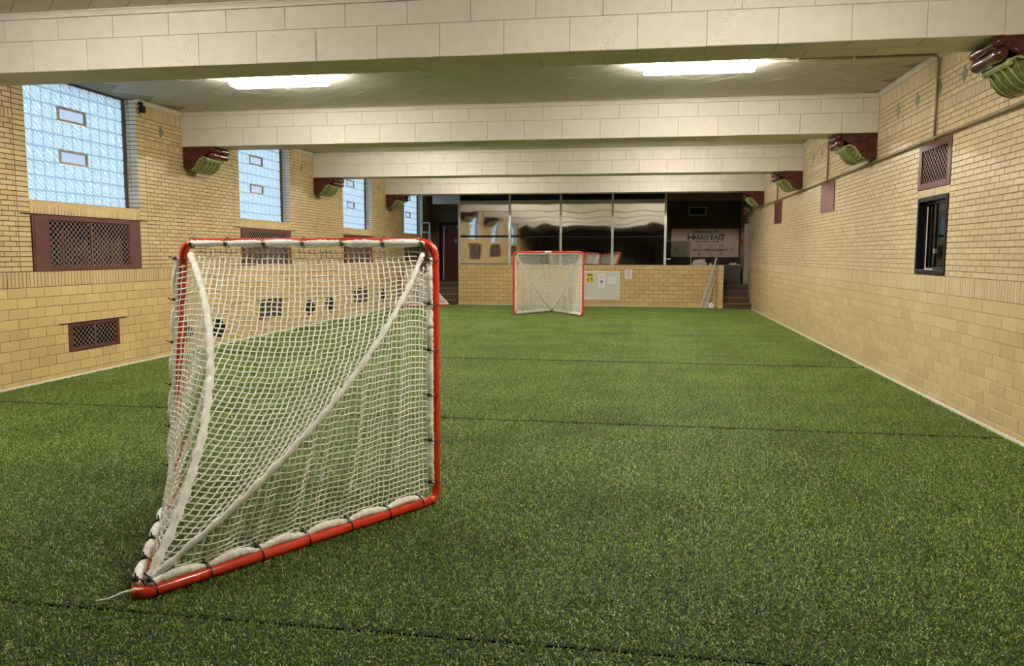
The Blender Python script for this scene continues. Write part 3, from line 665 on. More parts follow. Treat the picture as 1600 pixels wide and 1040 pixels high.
# ---- glazed corbels under the beam ends
def make_corbel():
    r = empty('corbel')
    body = [(0, 0), (0.50, 0), (0.515, -0.06), (0.44, -0.10), (0.37, -0.135), (0.31, -0.17), (0.275, -0.22), (0.245, -0.27), (0.21, -0.32), (0.16, -0.355), (0.09, -0.365), (0.03, -0.345), (0, -0.33)]
    q = MB(); q.prism(body, 0.02, 0.49); bd = q.build('bracket', M_glaze, r, bevel=0.012)
    for (cx_, cz, rr) in ((0.512, -0.046, 0.044), (0.488, -0.132, 0.056)):
        ys = np.linspace(-0.012, 0.522, 23); pts = np.stack([np.full(23, cx_), ys, np.full(23, cz)], 1)
        rad = rr * (0.80 + 0.20 * np.abs(np.cos((ys + 0.012) / 0.534 * PI))); rad[0] *= 0.45; rad[1] *= 0.85; rad[-1] *= 0.45; rad[-2] *= 0.85
        q = MB(); q.tube(pts, rad, 14); q.build('scroll_roll', M_glaze, r, smooth=True)
    # spirals in relief on both cheeks
    for yy in (0.016, 0.494):
        for (ux, uz, R0, tn_, sg) in ((0.10, -0.215, 0.085, 2.2, 1), (0.26, -0.085, 0.060, 2.0, -1)):
            a = np.linspace(0, 2 * PI * tn_, 50); rad = R0 * (0.16 + 0.84 * a / a[-1])
            q = MB(); q.tube(np.stack([ux + rad * np.cos(a * sg + 2.4), np.full(50, yy), uz + rad * np.sin(a * sg + 2.4)], 1), 0.010, 6); q.build('spiral', M_glaze, bd, smooth=True)
        q = MB(); q.tube([(0.03, yy, -0.03), (0.16, yy, -0.10), (0.30, yy, -0.15), (0.42, yy, -0.09)], 0.010, 6); q.build('rib', M_glaze, bd, smooth=True)
    # acanthus leaf curling out under the rolls
    prof = np.array([(0.428, -0.188), (0.402, -0.214), (0.378, -0.250), (0.352, -0.292), (0.316, -0.332), (0.268, -0.364), (0.212, -0.382), (0.160, -0.378), (0.118, -0.362)])
    t = np.linspace(0, 1, 22); idx = t * (len(prof) - 1); i0 = np.minimum(idx.astype(int), len(prof) - 2); fr_ = (idx - i0)[:, None]
    P = prof[i0] * (1 - fr_) + prof[i0 + 1] * fr_
    ny = 41; V = []
    for j in range(ny):
        yy = j / (ny - 1); edge = 0.5 * abs(2 * yy - 1) ** 3
        for i in range(22):
            rib = 0.012 * math.cos(yy * 2 * PI * 7) * math.sin(PI * min(1, t[i] * 1.1)) - 0.030 * edge * 2 * (1 - t[i])
            ddx, ddz = P[min(i + 1, 21)] - P[max(i - 1, 0)]; L0 = math.hypot(ddx, ddz); nx_, nz_ = -ddz / L0, ddx / L0
            V.append((P[i][0] + nx_ * rib, 0.0 + 0.51 * yy + 0.006 * math.sin(t[i] * 2 * PI * 5) * (1 if yy in (0, 1) else 0), P[i][1] + nz_ * rib))
    Fc = [(j * 22 + i, j * 22 + i + 1, (j + 1) * 22 + i + 1, (j + 1) * 22 + i) for j in range(ny - 1) for i in range(21)]
    q = MB(); q.add(V, Fc)
    lf = q.build('leaf', M_green, r, smooth=True); so = lf.modifiers.new('thick', 'SOLIDIFY'); so.thickness = 0.02; so.offset = 0
    # cheeks of the leaf fill the side between leaf and bracket, with veins
    for yy in (0.004, 0.506):
        out = [(p[0], p[1]) for p in P[::3]] + [(P[-1][0], P[-1][1])]; inn = [(0.16, -0.352), (0.205, -0.318), (0.24, -0.27), (0.27, -0.22), (0.305, -0.178), (0.38, -0.155)]
        q = MB(); yy = 0.032 if yy < 0.2 else 0.478; q.prism(out + inn, yy - 0.006, yy + 0.006); q.build('leaf_cheek', M_green, lf)
        for k in range(5):
            a = out[1 + k]; c_ = inn[5 - k] if k < 5 else inn[0]
            q = MB(); q.tube([(c_[0], yy + (-0.008 if yy < 0.2 else 0.008), c_[1]), ((a[0] + c_[0]) / 2 + 0.01, yy + (-0.012 if yy < 0.2 else 0.012), (a[1] + c_[1]) / 2), (a[0], yy, a[1])], 0.006, 5); q.build('vein', M_leaf_highlight, lf, smooth=True)
        ye = 0.006 if yy < 0.2 else 0.504; rim = sample([(p[0] + 0.006, ye, p[1] - 0.004) for p in [P[0]] + inn[::-1]], 0.018); k_ = np.arange(len(rim)); q = MB(); q.tube(rim, 0.012 + 0.005 * np.sin(k_ * 1.7), 7); q.build('curled_edge', M_leaf_highlight, lf, smooth=True)
    q = MB()
    for k in range(11): q.sphere((0.425, 0.03 + 0.045 * k, -0.196), 0.032, 8, 6, (1, 0.8, 1))
    q.build('leaf_rim', M_leaf_highlight, lf, smooth=True)
    for k in range(4):
        yy = 0.075 + 0.12 * k; q = MB(); q.tube([(p[0] + 0.012, yy + 0.02 * math.sin(i_ * 0.5), p[1] - 0.010) for i_, p in enumerate(P[1::3])], np.linspace(0.012, 0.005, len(P[1::3])), 6); q.build('vein', M_leaf_highlight, lf, smooth=True)
    return r
cb = make_corbel(); first = True
ORD = {3: 'nearest', 4: 'second', 5: 'third', 6: 'fourth'}
for k in (3, 4, 5, 6):
    for sg, x in ((1, XL), (-1, XR)):
        if k == 3 and sg > 0: continue
        o = cb if first else copy_tree(cb); first = False
        o.location = (x, YB[k], ZB) if sg > 0 else (x, YB[k] + 0.51, ZB); o.rotation_euler = (0, 0, 0 if sg > 0 else PI)
        tag(o, 'glazed maroon corbel with green leaf, %s wall, under the %s beam' % ('window' if sg > 0 else 'windowless', ORD[k]), 'corbel', 'terracotta corbels under the beam ends')
# ---- perforated wall grilles
def perforated(y0, y1, z0, z1, pitch=0.080, rowp=0.0356, r=0.0240):
    q = MB(); rows = int((z1 - z0) / rowp) + 2; cols = int((y1 - y0) / pitch) + 2; a, b_ = pitch / 2, rowp; n = 12
    for i in range(rows):
        for j in range(cols):
            cy = y0 + j * pitch + (a if i % 2 else 0); cz = z0 + i * rowp
            if cy - a > y1 or cz - b_ > z1: continue
            V = []
            for k in range(n):
                t = 2 * PI * k / n; c_, s_ = math.cos(t), math.sin(t); R_ = 1 / (abs(c_) / a + abs(s_) / b_)
                V.append((0, min(max(cy + R_ * c_, y0), y1), min(max(cz + R_ * s_, z0), z1)))
            for k in range(n):
                t = 2 * PI * k / n; V.append((0, min(max(cy + r * math.cos(t), y0), y1), min(max(cz + r * 0.93 * math.sin(t), z0), z1)))
            q.add(V, [(k, (k + 1) % n, n + (k + 1) % n, n + k) for k in range(n)])
    return q
def make_grille(w, h, side, top, two, rusty, lintel):
    """local: x out of the wall, y along it, z up; origin at the middle of the bottom edge"""
    r = empty('wall_grille')
    t = 0.012; q = MB()
    q.box(-0.02, 0.008, -w / 2, -w / 2 + side, 0, h).box(-0.02, 0.008, w / 2 - side, w / 2, 0, h).box(-0.02, 0.008, -w / 2 + side, w / 2 - side, 0, top).box(-0.02, 0.008, -w / 2 + side, w / 2 - side, h - top, h)
    fr_ = q.build('frame', M_maroon, r, bevel=0.003)
    for sg in (-1, 1):
        yc = sg * (w / 2 - side / 2); q = MB()
        if side > 0.15: q.box(0.008, 0.013, yc - side / 2 + 0.03, yc + side / 2 - 0.03, 0.05, h - 0.05); q.build('side_panel', M_maroon, fr_, bevel=0.002)
    halves = [(-w / 2 + side, -0.012), (0.012, w / 2 - side)] if two else [(-w / 2 + side, w / 2 - side)]
    for a, b_ in halves:
        g = perforated(a, b_, top, h - top); o = g.build('grate', M_grate if two else M_maroon, r); so = o.modifiers.new('thick', 'SOLIDIFY'); so.thickness = 0.004
        o.location = (-0.004, 0, 0)
    if two:
        q = MB(); q.box(-0.012, 0.006, -0.014, 0.014, top * 0.5, h - top * 0.5); q.build('centre_bar', M_rust, r)
    q = MB(); q.box(-0.16, -0.15, -w / 2, w / 2, 0, h).box(-0.16, -0.0, -w / 2, -w / 2 + 0.01, 0, h).box(-0.16, 0, w / 2 - 0.01, w / 2, 0, h).box(-0.16, 0, -w / 2, w / 2, 0, 0.01).box(-0.16, 0, -w / 2, w / 2, h - 0.01, h); q.build('recess', M_dark, r)
    if rusty:
        q = MB()
        for k in range(int((w - 2 * side) / 0.05)):
            if k % 7 != 3: q.box(-0.12, -0.06, -w / 2 + side + 0.05 * k, -w / 2 + side + 0.05 * k + 0.022, 0.05, h * rng.uniform(0.45, 0.75))
        q.build('radiator', M_rust, r)
    if lintel:
        q = MB(); q.box(-0.004, 0.012, -w / 2 - lintel, w / 2 + lintel, h - 0.002, h + 0.010); q.build('lintel_edge', M_black, r)
    return r
gA = make_grille(2.10, 0.69, 0.28, 0.06, True, True, 0.17); first = True
for y, wh in zip(WIN_Y, ('under the window beside the camera', 'under the nearest glass block window', 'under the second window, behind the goal crossbar', 'under the third window, behind the goal net', 'under the farthest window, by the recess')):
    o = gA if first else copy_tree(gA); first = False
    o.location = (XL, y + WIN_W / 2, ZS1); tag(o, 'wide maroon perforated grille %s' % wh, 'grille', 'wide maroon grilles under the windows')
gB = make_grille(1.0, 0.365, 0.07, 0.04, True, False, 0.15); first = True
for y, wh in ((9.08, 'low in the wall below the nearest wide grille'), (14.23, 'low in the wall, seen through the middle of the near net'), (19.38, 'low in the wall, seen through the net near its right cord')):
    o = gB if first else copy_tree(gB); first = False
    o.location = (XL, y + 0.5, 0.325); tag(o, 'small maroon perforated grille %s' % wh, 'grille', 'small maroon grilles low in the left wall')
gC = make_grille(0.988, 0.51, 0.10, 0.07, False, False, 0)
gC.location = (XR, 9.58, 2.345); gC.rotation_euler = (0, 0, PI); tag(gC, 'maroon perforated vent grille above the black window in the right wall', 'grille')
for y0, y1, z0, z1, m, lb in ((14.18, 15.15, 2.345, 2.845, M_maroon2, 'faded maroon blank access panel on the right wall, nearer one'), (19.27, 20.24, 2.34, 2.845, M_maroon, 'dark maroon blank access panel on the right wall, farther one')):
    r = empty('access_panel', (XR, (y0 + y1) / 2, z0)); w_, h_ = (y1 - y0) / 2, z1 - z0
    q = MB(); q.box(-0.012, 0.0, -w_, w_, 0, h_); q.build('panel', m, r, bevel=0.003)
    q = MB(); t = 0.03; q.box(-0.017, -0.012, -w_, w_, 0, t).box(-0.017, -0.012, -w_, w_, h_ - t, h_).box(-0.017, -0.012, -w_, -w_ + t, t, h_ - t).box(-0.017, -0.012, w_ - t, w_, t, h_ - t); q.build('rim', m, r)
    for yy in (-w_ + 0.015, w_ - 0.015):
        for zz in (0.015, h_ - 0.015): q = MB(); q.sphere((-0.018, yy, zz), 0.007, 6, 4); q.build('screw', M_steel, r)
    tag(r, lb, 'panel', 'maroon access panels')
# stepped black wall vents low in the left wall
first = True
def make_vent():
    r = empty('wall_vent')
    steps = [(0.25, 0.055), (0.18, 0.11), (0.11, 0.165)]
    pts = [(-0.25, -0.055), (-0.18, -0.055), (-0.18, -0.11), (-0.11, -0.11), (-0.11, -0.165)]
    out = pts + [(-a, b_) for a, b_ in pts[::-1]] + [(-a, -b_) for a, b_ in pts] + [(a, -b_) for a, b_ in pts[::-1]]
    n = len(out); q = MB(); q.add([(0.0, y, z) for y, z in out] + [(0.018, y, z) for y, z in out], [tuple(range(n)), tuple(range(2 * n - 1, n - 1, -1))] + [(i, (i + 1) % n, (i + 1) % n + n, i + n) for i in range(n)])
    q.build('plate', M_black, r, bevel=0.003)
    q = MB()
    for k in range(5):
        z = -0.10 + 0.05 * k; hw_ = 0.09 if abs(z) > 0.09 else (0.15 if abs(z) > 0.04 else 0.21); q.box(0.018, 0.026, -hw_, hw_, z - 0.006, z + 0.006)
    q.build('louvre', M_black, r); return r
wv = make_vent()
for y, z, lb in ((11.67, 0.325, 'black stepped vent low on the left wall, behind the left goalpost'), (12.69, 0.30, 'black stepped vent low on the left wall, just right of the left net cord'), (16.61, 0.40, 'black stepped vent low on the left wall, left one of the middle pair'), (17.75, 0.41, 'black stepped vent low on the left wall, right one of the middle pair'),(21.75,0.42,'black stepped vent low on the left wall, farthest, by the right net cord')):
    o = wv if first else copy_tree(wv); first = False
    o.location = (XL, y, z); tag(o, lb, 'vent', 'black stepped wall vents')
# ---- conduits on the right wall
r = empty('conduit', (XR - 0.008, 0, 0)); zc_ = 2.887
q = MB(); q.tube([(-0.022, y, zc_) for y in np.linspace(2.2, 24.4, 40)], 0.015, 8); q.build('main_run', M_pipe, r, smooth=True)
for yv in (9.56, 14.69, 19.85):
    q = MB(); q.tube([(-0.016, yv, zc_), (-0.016, yv, 3.3), (-0.016, yv, 3.70), (-0.03, yv, 3.76), (-0.07, yv + 0.01, 3.785), (-0.15, yv + 0.02, 3.787), (-0.9, yv + 0.03, 3.787), (-1.9, yv + 0.05, 3.787)], 0.015, 8); br = q.build('riser', M_pipe, r, smooth=True)
    q = MB(); q.box(-0.034, 0, yv - 0.028, yv + 0.028, zc_ - 0.028, zc_ + 0.028); q.build('junction_box', M_pipe, br, bevel=0.006)
    q = MB(); q.box(-0.9, -0.88, yv + 0.0, yv + 0.06, 3.77, 3.80).box(-1.5, -1.48, yv + 0.01, yv + 0.07, 3.77, 3.80); q.build('strap', M_white, br)
tag(r, 'painted electrical conduit running along the right wall with risers to the ceiling', 'conduit')
# small black camera by the nearest window
r = empty('wall_camera', (XL, 10.735, 3.72)); r.scale = (0.7, 0.7, 0.8); q = MB(); q.box(0, 0.10, -0.03, 0.03, 0.03, 0.07).box(0.06, 0.10, -0.02, 0.02, -0.02, 0.03); q.build('bracket', M_black, r, bevel=0.004)
q = MB(); q.box(0.05, 0.13, -0.05, 0.06, -0.12, 0.0); q.build('body', M_black, r, bevel=0.01)
q = MB(); q.tube([(0.01, 0, -0.1), (0.03, -0.02, -0.16), (0.06, 0.0, -0.2), (0.07, 0.02, -0.13)], 0.004, 5); q.build('cable', M_black, r)
tag(r, 'small black box on a bracket beside the top of the nearest window', 'camera')

# ---- lacrosse goals
def fillet(pts, rad, closed=False):
    """polyline with rounded corners; returns list of lists (straight, arc, straight ...)"""
    P = [Vector(p) for p in pts]; segs = []; prev = P[0]
    for i in range(1, len(P) - 1):
        a, b_, c = P[i - 1], P[i], P[i + 1]; u = (a - b_).normalized(); v = (c - b_).normalized(); th = u.angle(v); d_ = min(rad[i] / math.tan(th / 2), 0.45 * (a - b_).length, 0.45 * (c - b_).length)
        p0, p1 = b_ + u * d_, b_ + v * d_; arc = []
        for k in range(9):
            t = k / 8; arc.append(p0 * (1 - t) ** 2 + b_ * 2 * t * (1 - t) + p1 * t * t)
        segs.append(('line', [prev, p0])); segs.append(('arc', arc)); prev = p1
    segs.append(('line', [prev, P[-1]])); return segs
def make_goal(loc, L, R, A, H, pr, label, seamL, seamR, skew=0.0, bulge=0.10, cell=0.037, cord=0.0028, fold=0.02, ties=True, sticker=None, seed=1, sd=(0.022, 0.016), lean=0.0, inside=False):
    """L, R: feet of the two posts, A: the point where the two ground rails meet (all xy); parts are local to loc"""
    g = np.random.default_rng(seed); O = np.array(loc, float)
    L3, R3, A3 = [np.array((p[0], p[1], pr)) - O for p in (L, R, A)]; top = H - pr
    TL, TR = L3.copy(), R3.copy(); TL[2] = TR[2] = top; TL += np.array((lean, 0, 0))
    root = empty('lacrosse_goal', loc)
    mid = (L3 + R3) / 2; back = (A3 - mid); back[2] = 0; back /= np.linalg.norm(back); across = (R3 - L3) / np.linalg.norm(R3 - L3)
    A_in = A3
    segs = fillet([mid * 0 + A_in + (L3 - A_in) * 0.5, A_in, R3, TR, TL, L3, A_in + (L3 - A_in) * 0.5], {1: 0.05, 2: 0.07, 3: 0.11, 4: 0.11, 5: 0.07})
    s = [x[1] for x in segs]
    def pipe(name, parts):
        P = []
        for p in parts: P += [tuple(v) for v in (p if not P else p[1:])]
        q = MB(); q.tube(P, pr, 14); return q.build(name, M_red, root, smooth=True)
    pipe('ground_rail', [s[0], s[1], s[2]]); pipe('post', [s[3], s[4], s[5]]); pipe('crossbar', [s[6]]) if False else None
    cb_ = pipe('crossbar', [s[5][-1:] + s[6] if False else s[6]])
    pipe('post', [s[7], s[8], s[9]]); pipe('ground_rail', [s[10]])
    # seams from the top corners down to the rear point
    inset = 0.055
    cTL = TL + across * 0.07 + back * 0.03 + np.array((0, 0, -0.08)); cTR = TR - across * 0.07 + back * 0.03 + np.array((0, 0, -0.08))
    cA = A3 - back * 0.10 + np.array((0, 0, 0.035))
    def seam(T, dv):
        dv = np.asarray(dv, float)
        return lambda t: T + (cA - T) * t + (4 * t * (1 - t)) * dv
    fL, fR = seam(cTL, seamL), seam(cTR, seamR)
    def wob(P, amp, ph):
        P = np.asarray(P); k = 2 * PI
        return np.stack([np.sin(k * (P[:, 1] * 5.3 + P[:, 2] * 7.1) + ph), np.sin(k * (P[:, 0] * 6.1 + P[:, 2] * 4.3) + ph * 2), np.sin(k * (P[:, 0] * 5.7 + P[:, 1] * 6.6) + ph * 3)], 1) * amp + g.normal(0, amp * 0.35, P.shape)
    net = MB()
    def strand(P):
        if len(P) >= 2: net.tube(P + wob(P, 0.0028, 0.7), cord, 4, cap=False)
    # back panel
    e0 = TL + across * 0.10 - np.array((0, 0, pr + 0.02)); e1 = TR - across * 0.10 - np.array((0, 0, pr + 0.02)); e0 += back * 0.012; e1 += back * 0.012
    D = np.linalg.norm((e0 + e1) / 2 - cA); W = np.linalg.norm(e1 - e0)
    def mapB(sx, w_):
        v = np.clip(w_ / D, 0, 1); lo, hi = W / 2 * v, W - W / 2 * v; u = np.clip((sx - lo) / np.maximum(hi - lo, 1e-4), 0, 1)
        vl = np.clip(v + skew * 4 * v * (1 - v), 0, 1); vr = np.clip(v - skew * 4 * v * (1 - v), 0, 1)
        topb = np.maximum(0, 1 - v / 0.10)[:, None]
        PL, PR = [], []
        for a, b_ in zip(vl, vr): PL.append(fL(a)); PR.append(fR(b_))
        PL, PR = np.array(PL), np.array(PR)
        PL = PL * (1 - topb) + (e0 + (PL - cTL)) * topb; PR = PR * (1 - topb) + (e1 + (PR - cTR)) * topb
        P = PL + (PR - PL) * u[:, None]
        b2 = (4 * u * (1 - u) * (4 * v * (1 - v)) ** 0.8 * bulge)[:, None]
        return P + b2 * (np.array((0, 0, -0.75)) - back * 0.65)
    for i in range(1, int(W / cell)):
        sx = i * cell; wm = D * (1 - abs(2 * sx / W - 1)); n = max(2, int(wm / cell) + 1); w_ = np.linspace(0, wm, n); strand(mapB(np.full(n, sx), w_))
    for j in range(0, int(D / cell)):
        w_ = (j + 0.5) * cell; lo, hi = W / 2 * w_ / D, W - W / 2 * w_ / D; n = max(2, int((hi - lo) / cell) + 1); strand(mapB(np.linspace(lo, hi, n), np.full(n, w_)))
    # side panels
    for (foot, fS, cT, sg, T) in ((R3, fR, cTR, -1, TR), (L3, fL, cTL, 1, TL)):
        p0 = foot + (across * sg * 0.03 + back * 0.03 if inside else back * 0.045 - across * 0.035) + np.array((0, 0, 0.05)); p1 = A3 - back * 0.10 + np.array((0, 0, 0.04))
        RL = np.linalg.norm(p1 - p0); HH = T[2] - 0.10; nrm = np.cross((p1 - p0) / RL, (0, 0, 1.0))
        def mapS(sa, w_):
            a = np.clip(sa / RL, 0, 1); h_ = np.maximum(HH * (1 - a), 1e-4); b_ = np.clip(w_ / h_, 0, 1)
            base = p0 + (p1 - p0) * a[:, None]; sp = np.array([fS(t) for t in a]); 
            ta = np.maximum(0, 1 - a / 0.08)[:, None]; sp = sp * (1 - ta) + (T + (across * sg * 0.035 + back * 0.01 if inside else back * 0.045 - across * 0.030) + np.array((0, 0, -0.12)) + (sp - cT)) * ta
            P = base + (sp - base) * b_[:, None]
            env = np.sin(PI * b_) * np.sin(PI * np.clip(a * 1.1, 0, 1)) ** 0.5
            f = fold * (np.sin(2 * PI * a * 4.2 + 0.8) + 0.7 * np.sin(2 * PI * a * 9.3 + b_ * 1.5) + 0.5 * np.sin(2 * PI * a * 15.1))
            return P + (env * f)[:, None] * nrm - np.array((0, 0, 1)) * (np.sin(PI * b_) * 0.03)[:, None]
        for i in range(0, int(RL / cell)):
            sa = (i + 0.3) * cell; hm = HH * (1 - sa / RL); n = max(2, int(hm / cell) + 1); strand(mapS(np.full(n, sa), np.linspace(0, hm, n)))
        for j in range(1, int(HH / cell)):
            w_ = j * cell; am = RL * (1 - w_ / HH); n = max(2, int(am / cell) + 1); strand(mapS(np.linspace(0, am, n), np.full(n, w_)))
    net.build('net', M_net, root, smooth=True, kind='stuff')
    # thick cords down the seams
    for f_, r_ in ((fL, sd[0]), (fR, sd[1])):
        t = np.linspace(0, 1, 90); P = np.array([f_(a) for a in t]); P += g.normal(0, 0.002, P.shape)
        q = MB(); q.tube(P, r_ * (1 + 0.16 * np.sin(t * 120) + g.normal(0, 0.05, 90)), 8); q.build('seam_cord', M_lace, root, smooth=True)
    # lacing bunched along the pipes and the black ties holding it
    tie = None
    dn = np.array((0, 0, -1.0)); up = -dn
    railR = (A3 - R3) / np.linalg.norm(A3 - R3); railL = (A3 - L3) / np.linalg.norm(A3 - L3)
    if inside:
        rr_ = up * 0.7 - back * 0.9; vo = [dn * 0.95 + back * 0.3, -across * 0.9 + back * 0.35, across * 0.9 + back * 0.35, rr_, rr_]; lt = 1.35
    else: vo = [back * 0.97 + dn * 0.22, -across * 0.55 + back * 0.85, -across * 0.75 + back * 0.45, up * 0.85 - across * 0.3, up * 1.0 + across * 0.1 + back * 0.2]; lt = 1.5
    runs = [(TL + across * 0.06, TR - across * 0.06, vo[0]), (R3 + up * 0.10, TR - up * 0.10, vo[1]), (L3 + up * 0.10, TL - up * 0.10, vo[2]), (R3 + railR * 0.12, A3 - railR * 0.08, vo[3]), (L3 + railL * 0.12, A3 - railL * 0.08, vo[4])]
    for ri, (a, b_, off) in enumerate(runs):
        a, b_ = np.array(a), np.array(b_); off = np.array(off) / np.linalg.norm(off); Ln = np.linalg.norm(b_ - a); n = int(Ln / 0.012); t = np.linspace(0, 1, n)
        nt = max(2, int(round(Ln / 0.27))); sc = np.abs(np.sin(PI * t * nt))
        P = a + (b_ - a) * t[:, None] + off * (pr + 0.006 + 0.014 * sc)[:, None] + g.normal(0, 0.0018, (n, 3))
        q = MB(); q.tube(P, lt * (2.0 if inside and ri > 2 else 1.0) * 0.0125 * (0.75 + 0.55 * sc + g.normal(0, 0.06, n)), 8); q.build('lacing', M_lace, root, smooth=True)
        if ties:
            d_ = (b_ - a) / Ln
            for k in range(nt + 1):
                c = a + (b_ - a) * min(max(k / nt, 0.01), 0.99); an = np.linspace(0, 2 * PI, 15); w2 = np.cross(d_, off)
                P2 = np.array([c + off * (0.012 + (pr + 0.016) * math.cos(x)) + w2 * (pr + 0.006) * math.sin(x) for x in an])
                q = MB(); q.tube(P2, 0.0032, 6, cap=False); q.bar(c + off * (pr - 0.004), c + off * (pr + 0.036) + d_ * 0.010, 0.022, 0.020); q.bar(c + off * (pr + 0.03), c + off * (pr + 0.065) + d_ * 0.02, 0.006, 0.006); q.build('tie', M_tie, root, smooth=True)
    if sticker:
        q = MB(); m_ = (TL + TR) / 2; a_ = m_ - across * 0.09; b_ = m_ + across * 0.09
        q.tube([a_, (a_ + b_) / 2, b_], pr + 0.003, 14); q.build('crossbar_label', M_paper, root)
    tag(root, label, 'goal'); return root
GN = make_goal((-2.2, 4.87, 0), (-3.14, 4.905), (-1.275, 4.83), (-2.27, 3.17), 1.70, 0.028,
          'near red-framed lacrosse goal with white net, its back to the viewer', (0.20, 0.04, 0.0), (0.17, 0.0, -0.03), skew=0.04, seed=3, cord=0.0041, lean=0.115)
q = MB(); q.tube([(-2.27, 3.19, 0.06), (-2.31, 3.15, 0.055), (-2.36, 3.12, 0.035), (-2.41, 3.10, 0.028)], 0.005, 6); c_ = q.build('loose_cord', M_lace, None, smooth=True); c_.location = -GN.location; c_.parent = GN
GF = make_goal((-2.36, 20.38, 0), (-1.45, 20.30), (-3.27, 20.46), (-2.42, 21.95), 1.675, 0.025,
          'far red-framed lacrosse goal with white net, facing the viewer by the low wall', (0.0, 0.0, -0.12), (0.0, 0.0, -0.12), bulge=0.14, inside=True, cord=0.0048, ties=False, sticker=True, seed=5, sd=(0.03, 0.03))
GS = make_goal((-6.85, 23.3, 0), (-6.74, 23.88), (-6.98, 22.85), (-5.80, 23.96), 1.15, 0.02,
          'small red goal with white net by the dark steps, behind the near goal', (0.0, 0.0, -0.03), (0.0, 0.0, -0.03), bulge=0.05, cell=0.03, cord=0.004, ties=False, seed=8)

# ---- notices on the low wall
r = empty('notice_board', (-1.18, YF - 0.006, 0.22))
q = MB(); q.box(-0.545, 0.545, -0.02, 0.0, 0, 0.85); q.build('board', M_board, r, bevel=0.004)
q = MB(); t = 0.022; q.box(-0.555, 0.555, -0.028, 0, -0.008, t).box(-0.555, 0.555, -0.028, 0, 0.85 - t, 0.858).box(-0.555, -0.555 + t, -0.028, 0, t, 0.85 - t).box(0.555 - t, 0.555, -0.028, 0, t, 0.85 - t); q.build('frame', M_paper, r, bevel=0.004)
tag(r, 'light grey rectangular board with white frame on the low block wall', 'board')
def sheet(name, x0, x1, z0, z1, y, m, label, cat='notice', tilt=0.0):
    r = empty(name, ((x0 + x1) / 2, y, z0)); w_, h_ = (x1 - x0) / 2, z1 - z0
    q = MB(); n = 6
    V = [(-w_ + 2 * w_ * i / n, -0.003 - 0.004 * math.sin(PI * i / n) * (1 - j), h_ * j) for j in (0, 0.5, 1) for i in range(n + 1)]
    q.add(V, [(j * (n + 1) + i, j * (n + 1) + i + 1, (j + 1) * (n + 1) + i + 1, (j + 1) * (n + 1) + i) for j in (0, 1) for i in range(n)])
    o = q.build('paper', m, r); so = o.modifiers.new('thick', 'SOLIDIFY'); so.thickness = 0.0015; r.rotation_euler = (0, tilt, 0); tag(r, label, cat); return r, w_, h_
yp = YF - 0.030
r, w_, h_ = sheet('caution_sheet', -1.635, -1.435, 0.735, 1.0, yp, M_yellow, 'yellow caution sheet with black heading on the grey board')
q = MB(); q.box(-w_ * 0.8, w_ * 0.8, -0.012, -0.010, h_ * 0.80, h_ * 0.93); q.build('heading', M_ink, r)
q = MB(); q.box(-w_ * 0.75, -w_ * 0.45, -0.012, -0.010, h_ * 0.15, h_ * 0.5).box(w_ * 0.45, w_ * 0.75, -0.012, -0.010, h_ * 0.15, h_ * 0.5).box(-w_ * 0.45, w_ * 0.45, -0.012, -0.010, h_ * 0.45, h_ * 0.5); q.build('print', M_ink, r)
r, w_, h_ = sheet('paper_sheet', -1.285, -1.075, 0.575, 1.01, yp, M_paper, 'tall white sheet with a black round mark on the grey board', tilt=0.02)
an = np.linspace(0, 2 * PI, 20)
q = MB(); q.tube([(0.0 + 0.03 * math.cos(a), -0.012, h_ * 0.42 + 0.036 * math.sin(a)) for a in an], 0.011, 6, cap=False); q.build('round_mark', M_ink, r)
q = MB()
for k in range(4): q.box(-w_ * 0.6, w_ * 0.6, -0.0115, -0.010, h_ * (0.66 + 0.07 * k), h_ * (0.675 + 0.07 * k))
for k in range(3): q.box(-w_ * 0.5, w_ * 0.5, -0.0115, -0.010, h_ * (0.1 + 0.06 * k), h_ * (0.115 + 0.06 * k))
q.build('print', M_grey, r)
r, w_, h_ = sheet('paper_sheet', -0.985, -0.735, 0.70, 0.91, yp, M_paper, 'wide blank white sheet with curled corners on the grey board', tilt=-0.03)
q = MB()
for k in range(3): q.box(-w_ * 0.55, w_ * 0.55, -0.0115, -0.010, h_ * (0.4 + 0.12 * k), h_ * (0.425 + 0.12 * k))
q.build('print', M_grey, r)
r, w_, h_ = sheet('paper_sheet', -0.475, -0.255, 0.855, 1.135, YF - 0.003, M_paper, 'white printed sheet taped to the low wall right of the grey board')
q = MB(); q.box(-w_ * 0.45, w_ * 0.45, -0.0115, -0.010, h_ * 0.82, h_ * 0.88); q.build('heading', M_ink, r)
q = MB()
for k in range(9): q.box(-w_ * 0.55, w_ * 0.55, -0.0115, -0.010, h_ * (0.2 + 0.06 * k), h_ * (0.225 + 0.06 * k))
q.build('print', M_grey, r)
